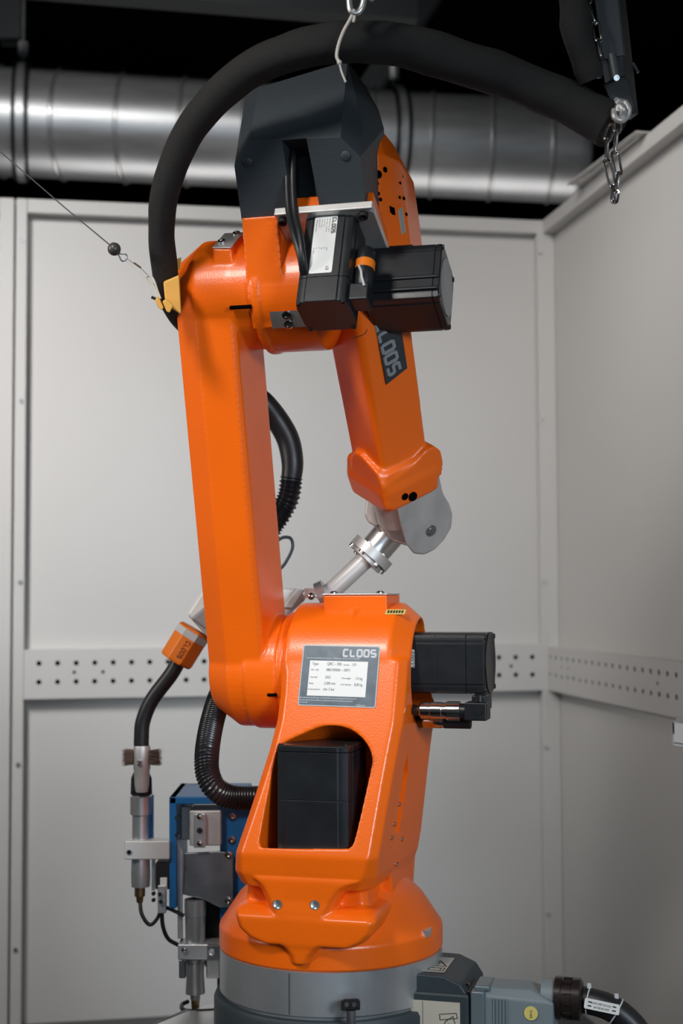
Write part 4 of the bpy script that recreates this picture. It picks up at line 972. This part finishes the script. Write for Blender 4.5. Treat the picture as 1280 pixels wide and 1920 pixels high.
# hanging rope with hook at the top
R0_ = W(662, 20, 2.27)
rp_ = thing('hanging_rope', 'cream cord tied around the hose under a white metal hook, top centre', 'rope', tuple(R0_))
def r_(x, y, Y=2.27): return W(x, y, Y)-R0_
build('rope_loop', MB().tube(catmull([r_(663, 22), r_(655, 38), r_(644, 58), r_(635, 82), r_(631, 104), r_(635, 116)], 8), .0027, 10), 'cream', rp_)
build('rope_loop', MB().tube(catmull([r_(663, 22), r_(664, 34), r_(662, 42)], 8), .0024, 10), 'cream', rp_)
build('rope_knot', MB().ball(r_(662, 23), .0055, 12).ball(r_(636, 117), .0042, 12), 'cream', rp_)
build('rope_tail', MB().tube(catmull([r_(636, 118), r_(640, 134), r_(648, 154)], 8), .0017, 8), 'cream', rp_)
build('snap_hook', MB().tube(catmull([r_(655, -60), r_(654, -20), r_(655, 10), r_(660, 23), r_(670, 24), r_(678, 14), r_(683, -5), r_(690, -40)], 8), .0052, 12), 'alubright', rp_)
build('hanger_cable', MB().tube([r_(655, -58), r_(672, -110), V((r_(672, -110).x, 0, 4.4-R0_.z))], .004, 8), 'galvdark', rp_)
build('hook_gate', MB().tube(catmull([r_(690, -6), r_(699, 1), r_(692, -3)], 4), .003, 8), 'alubright', rp_)

# ================================================================== CRANE BRACKET, CHAIN
B0 = W(1160, 100, 2.42)
cb = thing('crane_bracket', 'dark grey square bracket arm with hinge and eye bolt, upper right', 'bracket', tuple(B0))
def cq(x, y, Y=2.42): return W(x, y, Y)-B0
f0 = [(1118, -60), (1154, -60), (1170, 105), (1128, 110)]
mb = MB().loft([[cq(1105, -60), cq(1153, -60), cq(1157, -60, 2.5), cq(1109, -60, 2.5)], [cq(1130, 110), cq(1170, 104), cq(1174, 104, 2.5), cq(1134, 110, 2.5)]])
build('square_tube', mb, mat('bracket_grey', (.05, .055, .062), .45), cb, bevel=.002)
mb = MB().loft([[cq(1154, -60, 2.44), cq(1166, -60, 2.5), cq(1166, -60, 2.56), cq(1150, -60, 2.56)], [cq(1170, 140, 2.44), cq(1196, 210, 2.5), cq(1196, 212, 2.56), cq(1180, 226, 2.56)], [cq(1172, 216, 2.44), cq(1195, 213, 2.5), cq(1195, 214, 2.56), cq(1180, 226, 2.56)]])
build('side_plate', mb, 'beam', cb, bevel=.002)
t0_ = cq(1131, -55, 2.49); build('mast', MB().loft([[t0_+V((x, y, 0)) for x, y in ((-.025, -.04), (.025, -.04), (.025, .04), (-.025, .04))], [V((x-.12, y, 4.4-B0.z)) for x, y in ((-.025, -.04), (.025, -.04), (.025, .04), (-.025, .04))]]), 'beam', cb, bevel=.002)
build('lower_cover', MB().loft([[cq(x, y, Y_) for x, y in ((1130, 155), (1168, 142), (1178, 152), (1190, 200), (1176, 222), (1140, 180))] for Y_ in (2.425, 2.5)]), 'beam', cb, bevel=.002)
hg_ = build('hinge_leaf', MB().loft([[cq(x, y, Y_) for x, y in ((1127, 112), (1168, 104), (1170, 142), (1148, 150), (1134, 157))] for Y_ in (2.395, 2.43)]), 'beam', cb, bevel=.002)
build('hinge_barrel', MB().cyl(cq(1147, 102, 2.39), cq(1155, 145, 2.39), .0075, n=20), mat('barrel_grey', (.06, .065, .07), .35), cb)
build('hinge_screw', MB().lathe(cq(1155, 146, 2.385), (0, -1, -.3), [(0, .006), (.003, .005), (.003, .003), (.001, .003)], 12), 'chrome', cb)
build('side_bolt', MB().cyl(cq(1118, 143, 2.42), cq(1132, 139, 2.42), .004, n=10).ball(cq(1126, 140, 2.41), .006, 10), 'chrome', cb)
build('wing_screw', MB().cyl(cq(1186, 118, 2.5), cq(1196, 136, 2.5), .003, n=8), 'galvdark', cb)
nut = build('eye_nut', MB().lathe(cq(1163, 203, 2.42), V((.15, -1, -.55)), [(-.016, .0175), (0, .0175), (.003, .015)], 6).tube(catmull([cq(1151, 206, 2.39), cq(1152, 219, 2.385), cq(1163, 226, 2.385), cq(1175, 218, 2.39), cq(1178, 203, 2.39), cq(1172, 192, 2.395)], 6), .0055, 10), 'alu', cb)
build('hook_tip', MB().tube(catmull([cq(1164, 218, 2.39), cq(1168, 206, 2.38), cq(1160, 198, 2.385), cq(1157, 210, 2.385)], 5), .0055, 10), 'alu', cb)
# chain
def link_mesh(p, q, side, r=.0023, wd=.0060):
    p = V(p); q = V(q); d = (q-p).normalized(); s_ = (V(side)-d*V(side).dot(d)).normalized(); L = (q-p).length; h = L/2-wd; c = (p+q)/2; pts = []
    for k in range(9): a = PI*k/8; pts.append(c+d*(h+wd*math.sin(a))+s_*wd*math.cos(a))
    for k in range(9): a = PI*k/8; pts.append(c-d*(h+wd*math.sin(a))-s_*wd*math.cos(a))
    return MB().tube(pts, r, 8, closed=True)
def chain(name, label, pts, Y, ph=0):
    o = W(pts[0][0], pts[0][1], Y); c = thing(name, label, 'chain', tuple(o), group=None)
    for i in range(len(pts)-1):
        a_ = W(pts[i][0], pts[i][1], Y)-o; b_ = W(pts[i+1][0], pts[i+1][1], Y)-o; d = (b_-a_).normalized()
        side = V((1, .25, 0)) if (i+ph) % 2 == 0 else V((.45, 1, 0))
        build('chain_link', link_mesh(a_-d*.0025, b_+d*.0025, side), 'chrome', c)
    return c
chain('hanging_chain', 'steel chain hanging in a doubled loop below the eye bolt', [(1160, 226), (1157, 246), (1150, 285), (1163, 287)][:0]+[(1159, 222), (1156, 247), (1152, 286), (1160, 326), (1154, 358), (1151, 378), (1149, 350), (1137, 302), (1137, 262), (1146, 236)], 2.40)
chain('upper_chain', 'steel chain running up along the crane bracket arm', [(1128, 108), (1122, 76), (1116, 42), (1102, 4), (1094, -34)], 2.39, 1)

# ================================================================== BASE CONNECTOR, CABLE, STICKERS
bb = Q(850, 1850, -.02)
zs = lambda y, d=-.10: Q(850, y, d).z
# dark side box of the base
side_pts = [(.16, zs(1830)), (.240, zs(1832)), (.272, zs(1846)), (.286, zs(1868)), (.288, .42), (.16, .42)]
sb = build('base_side_box', MB().loft([[V((x, y, z)) for x, z in side_pts] for y in (-.10, .07)]), 'basegrey', rb, bevel=.004, seg=3)
sb['label'] = 'dark grey box on the right of the robot base'
# warning sticker on its sloped top
s_a, s_b = V((.228, -.098, zs(1797)+.002)), V((.272, -.098, zs(1822)+.002))
dst = (s_b-s_a).normalized(); nst = V((-dst.z, 0, dst.x))
if nst.z < 0: nst = -nst
fst = (V((.19, -.06, zs(1800)+.0015)), V((0, 1, 0)), V((1, 0, 0)))
w0_ = plate('warning_sticker', [(-.02, .0), (.085, 0), (.085, .042), (-.02, .042)], [], .0008, (V((.196, -.06, zs(1831)+.001)), V((0, 1, 0)), V((1, 0, 0))), mat('sticker_grey', (.42, .42, .38), .5), rb)
tri = MB(); frw = (V((.196, -.06, zs(1831)+.0018)), V((1, 0, 0)), V((0, 1, 0)))
stroke(tri, [(.004, .02), (.038, .02), (.021, .055)], .003, frw, 0, True); stroke(tri, [(.021, .044), (.021, .034)], .003, frw, 0); stroke(tri, [(.021, .029), (.021, .026)], .003, frw, 0)
stroke(tri, [(.004, -.016), (.038, -.016), (.038, .008), (.004, .008)], .0018, frw, 0, True); stroke(tri, [(.01, -.010), (.032, -.010), (.032, .003), (.01, .003)], .0018, frw, 0, True)
build('sticker_print', tri, 'ink', w0_)
for x, y in ((876, 1846), (878, 1862)): build('screw', MB().lathe(Q(x, y, -.10), (0, -1, 0), [(0, .004), (.002, .003)], 10), 'chrome', sb)
# pictogram sticker on the front of the base
rS = .2265
def onB(x, y):      # base cylinder surface
    r = ray(x, y); rl = V((r.dot(ex), r.dot(ey), r.z)); c = loc(CAM); a_ = rl.x**2+rl.y**2; b__ = 2*(c.x*rl.x+c.y*rl.y); cc = c.x**2+c.y**2-rS**2
    t = (-b__-math.sqrt(max(0, b__*b__-4*a_*cc)))/(2*a_); return c+rl*t
d_ = -.148
ps = plate('pictogram_sticker', [(0, 0), (Q(862, 1900, -.108).x-Q(768, 1900, -.108).x, 0), (Q(862, 1900, -.108).x-Q(768, 1900, -.108).x, .085), (0, .085)], [], .0008, (V((Q(768, 1880, -.108).x, -.108-.0, Q(768, 1880, -.108).z-.079)), V((1, 0, 0)), V((0, 0, 1))), mat('sticker_beige', (.50, .46, .38), .5), rb)
build('front_box', MB().span((.10, -.107, .42), (.288, .0, zs(1862))), 'basegrey', rb, bevel=.006)
fp_ = (V((Q(768, 1880, -.109).x, -.1092, Q(768, 1880, -.109).z-.079)), V((1, 0, 0)), V((0, 0, 1)))
pr = MB(); stroke(pr, [(.008, .0), (.008, .03)], .007, fp_, 0); stroke(pr, [(.014, .0), (.014, .03)], .006, fp_, 0); stroke(pr, [(.003, .008), (.003, .034), (.011, .040), (.019, .034), (.019, .008)], .004, fp_, 0)
stroke(pr, [(.008, .030), (.014, .030)], .013, fp_, 0); stroke(pr, [(.011, .046), (.011, .053)], .007, fp_, 0)
stroke(pr, [(.001, .001), (.001, .084)], .0008, fp_, 0); stroke(pr, [(.024, .0), (.024, .084)], .0006, fp_, 0)
for sgm in ([(.05, .0), (.058, .03), (.066, .05), (.080, .060), (.088, .03), (.091, 0)], [(.062, .0), (.066, .03), (.072, .046), (.082, .03), (.083, .0)], [(.055, .062), (.086, .066), (.088, .057), (.056, .052)], [(.04, .028), (.052, .038), (.060, .030)]):
    stroke(pr, sgm, .0012, fp_, 0, len(sgm) == 4)
build('sticker_print', pr, 'ink', ps)
rd = MB(); stroke(rd, [(.030, .028), (.040, .034)], .004, fp_, .0001); stroke(rd, [(.030, .012), (.036, .010)], .005, fp_, .0001); stroke(rd, [(.050, .030), (.053, .038)], .003, fp_, .0001)
build('sticker_print', rd, 'red', ps)
# index block in front of the ring
ib = build('index_block', MB().loft([[Q(x, y, -.245+o_) for x, y in ((639, 1877), (645, 1873), (671, 1872), (675, 1877), (675, 1894), (639, 1895))] for o_ in (0, .03)]), 'blackmatt', rb, bevel=.002)
for x in (650, 664): build('screw', MB().lathe(Q(x, 1884, -.2455), (0, -1, 0), [(0, .0045), (.002, .004), (.002, .002)], 12), 'galvdark', ib)
build('index_pin', MB().cyl(Q(658, 1893, -.235), Q(658, 1960, -.232), .0085, n=16), 'galvdark', ib)
# heavy connector
hx0, hx1 = Q(903, 1870, -.10).x, Q(1037, 1870, -.10).x
zt7 = Q(960, 1870, -.10).z; z_top = Q(940, 1832, -.0).z
cn2 = build('heavy_connector', MB().loft([[V((hx0, -.10, z)) for z in (0,)]*0 or [V((hx0, -.10, zt7-.10)), V((hx1, -.10, zt7-.10)), V((hx1, -.02, zt7-.10)), V((hx0, -.02, zt7-.10))], [V((hx0, -.10, zt7-.002)), V((hx1, -.10, zt7-.006)), V((hx1, -.02, zt7-.006)), V((hx0, -.02, zt7-.002))], [V((hx0, -.085, zt7+.012)), V((hx1-.04, -.085, zt7+.012)), V((hx1-.05, -.03, zt7+.014)), V((hx0, -.03, zt7+.014))]]), 'bluegrey', rb, bevel=.004, seg=3)
cn2['label'] = 'grey heavy duty cable connector plugged into the base'
for k in range(5): build('housing_rib', MB().span((hx0+.020+k*.006, -.103, zt7-.10), (hx0+.023+k*.006, -.09, zt7-.004)), 'bluegrey', cn2, bevel=.001)
build('locking_lever', MB().span((hx0-.02, -.108, zt7-.10), (hx0+.006, -.02, zt7+.008)).span((hx0-.015, -.098, zt7+.006), (hx0+.014, -.03, zt7+.016)), mat('lever_grey', (.16, .20, .22), .35, metal=.3), cn2, bevel=.004)
rs = build('round_sticker', MB().lathe(Q(995, 1900, -.1015), (0, -1, 0), [(0, .0125), (.0006, .0125)], 32), 'yellow', cn2)
texts('sticker_print', [('S0012', -.009, -.002, .0042, 'LEFT', 1)], (Q(995, 1900, -.1026), V((0, 0, 1)), V((-1, 0, 0))), 'ink', cn2, .0003)
# gland and cable
gx = hx1; gz = Q(1045, 1872, -.06).z
build('gland_neck', MB().lathe((gx-.025, -.055, gz), (1, 0, 0), [(0, .033), (.03, .033)], 28), 'bluegrey', cn2)
gl = build('cable_gland', MB().lathe((gx-.002, -.055, gz), (1, 0, 0), [(0, .036), (.001, .038), (.012, .038), (.013, .035), (.031, .035), (.032, .037), (.046, .037), (.050, .030), (.051, .02)], 24), 'brown', rb)
gl['label'] = 'dark brown screw gland behind the grey connector'
for k in range(12):
    t = 2*PI*k/12; p = V((0, math.cos(t), math.sin(t)))*.036
    build('grip_rib', MB().box(V((gx+.022, -.055, gz))+p, (.016, .004, .004), (V((1, 0, 0)), V((0, -math.sin(t), math.cos(t))), p.normalized())), 'brown', gl)
cpt = [V((gx+.03, -.055, gz)), Q(1100, 1876, -.055), Q(1140, 1888, -.06), Q(1175, 1912, -.06), Q(1200, 1945, -.06), Q(1215, 2000, -.06), Q(1210, 2120, -.06), Q(1225, 2300, -.08), Q(1260, 2600, -.1)]
wc = [glob(p) for p in catmull(cpt, 10)]; c00 = wc[0]
mc_ = thing('supply_cable', 'thick black supply cable curving down from the base connector at lower right', 'cable', tuple(c00))
build('cable_jacket', MB().tube([p-c00 for p in wc], .0235, 24), 'rubber', mc_)
tgv = [glob(Q(x, y, -.0875)) for x, y in ((1095, 1892), (1161, 1904), (1161, 1874))]
a0t, b0t = glob(Q(1094, 1890, -.09)), glob(Q(1160, 1904, -.09)); dx_ = (b0t-a0t).normalized(); vz = glob(Q(1098, 1871, -.09))-a0t; dz_ = (vz-dx_*vz.dot(dx_)).normalized()
TW, THt = (b0t-a0t).length, vz.length
nt_ = dx_.cross(dz_)
tgp = plate('cable_tag', rrect(0, 0, TW, THt, .003), [rrect(.006, .0045, .013, .007, .001), rrect(.006, THt-.007, .013, THt-.0045, .001), rrect(TW-.013, .0045, TW-.006, .007, .001), rrect(TW-.013, THt-.007, TW-.006, THt-.0045, .001)], .0012, (a0t-c00, dx_, dz_), 'white', mc_)
# the tag hangs upside down
org = a0t-c00+dx_*TW+dz_*THt
texts('tag_lettering', [('660.04.06.04', .018, .0112, .0042, 'LEFT', .9), ('MOTOR QIRCH/EX23', .0155, .0042, .0038, 'LEFT', .72)], (org, -dx_, -dz_), 'ink', mc_, .0009)
for x, y in ((1102, 1875), (1152, 1898)):
    c_2 = glob(Q(x, y+4, -.055))-c00; i_ = min(range(len(wc)), key=lambda k: (wc[k]-c00-c_2).length); tn = (wc[min(i_+1, len(wc)-1)]-wc[i_-1]).normalized(); e = tn.orthogonal().normalized(); e2_ = tn.cross(e); cc_ = wc[i_]-c00
    build('cable_tie', MB().tube([cc_+(e*math.cos(2*PI*k/28)+e2_*math.sin(2*PI*k/28))*.0243 for k in range(28)], .0014, 6, closed=True).box(cc_+V((0, -.004, .028)), (.007, .006, .008)), 'clear', mc_, bevel=0)
# ================================================================== WHITE BRACKET at the right edge
k0 = W(1262, 1375, 3.3)
wk = thing('wall_bracket', 'light grey folded sheet bracket sticking into the right picture edge', 'bracket', tuple(k0))
def kw(x, y, Y): return W(x, y, Y)-k0
fr_ = MB().loft([[kw(1260, 1354, 3.3), kw(1262, 1397, 3.3), kw(1546, 1440, 3.3), kw(1546, 1404, 3.3)], [kw(1260, 1354, 3.3)+V((0, .004, 0)), kw(1262, 1397, 3.3)+V((0, .004, 0)), kw(1546, 1440, 3.3)+V((0, .004, 0)), kw(1546, 1404, 3.3)+V((0, .004, 0))]])
build('front_fold', fr_, 'wall', wk)
build('side_fold', MB().loft([[kw(1260, 1354, 3.3), kw(1262, 1397, 3.3), kw(1300, 1370, 3.6), kw(1300, 1328, 3.6)], [p+V((.004, 0, 0)) for p in (kw(1260, 1354, 3.3), kw(1262, 1397, 3.3), kw(1300, 1370, 3.6), kw(1300, 1328, 3.6))]]), 'wall', wk)
build('bottom_sheet', MB().prism([kw(1263, 1394, 3.3), kw(1546, 1436, 3.3), kw(1480, 1384, 3.6), kw(1300, 1368, 3.6)], (0, 0, .003)), 'wall', wk)
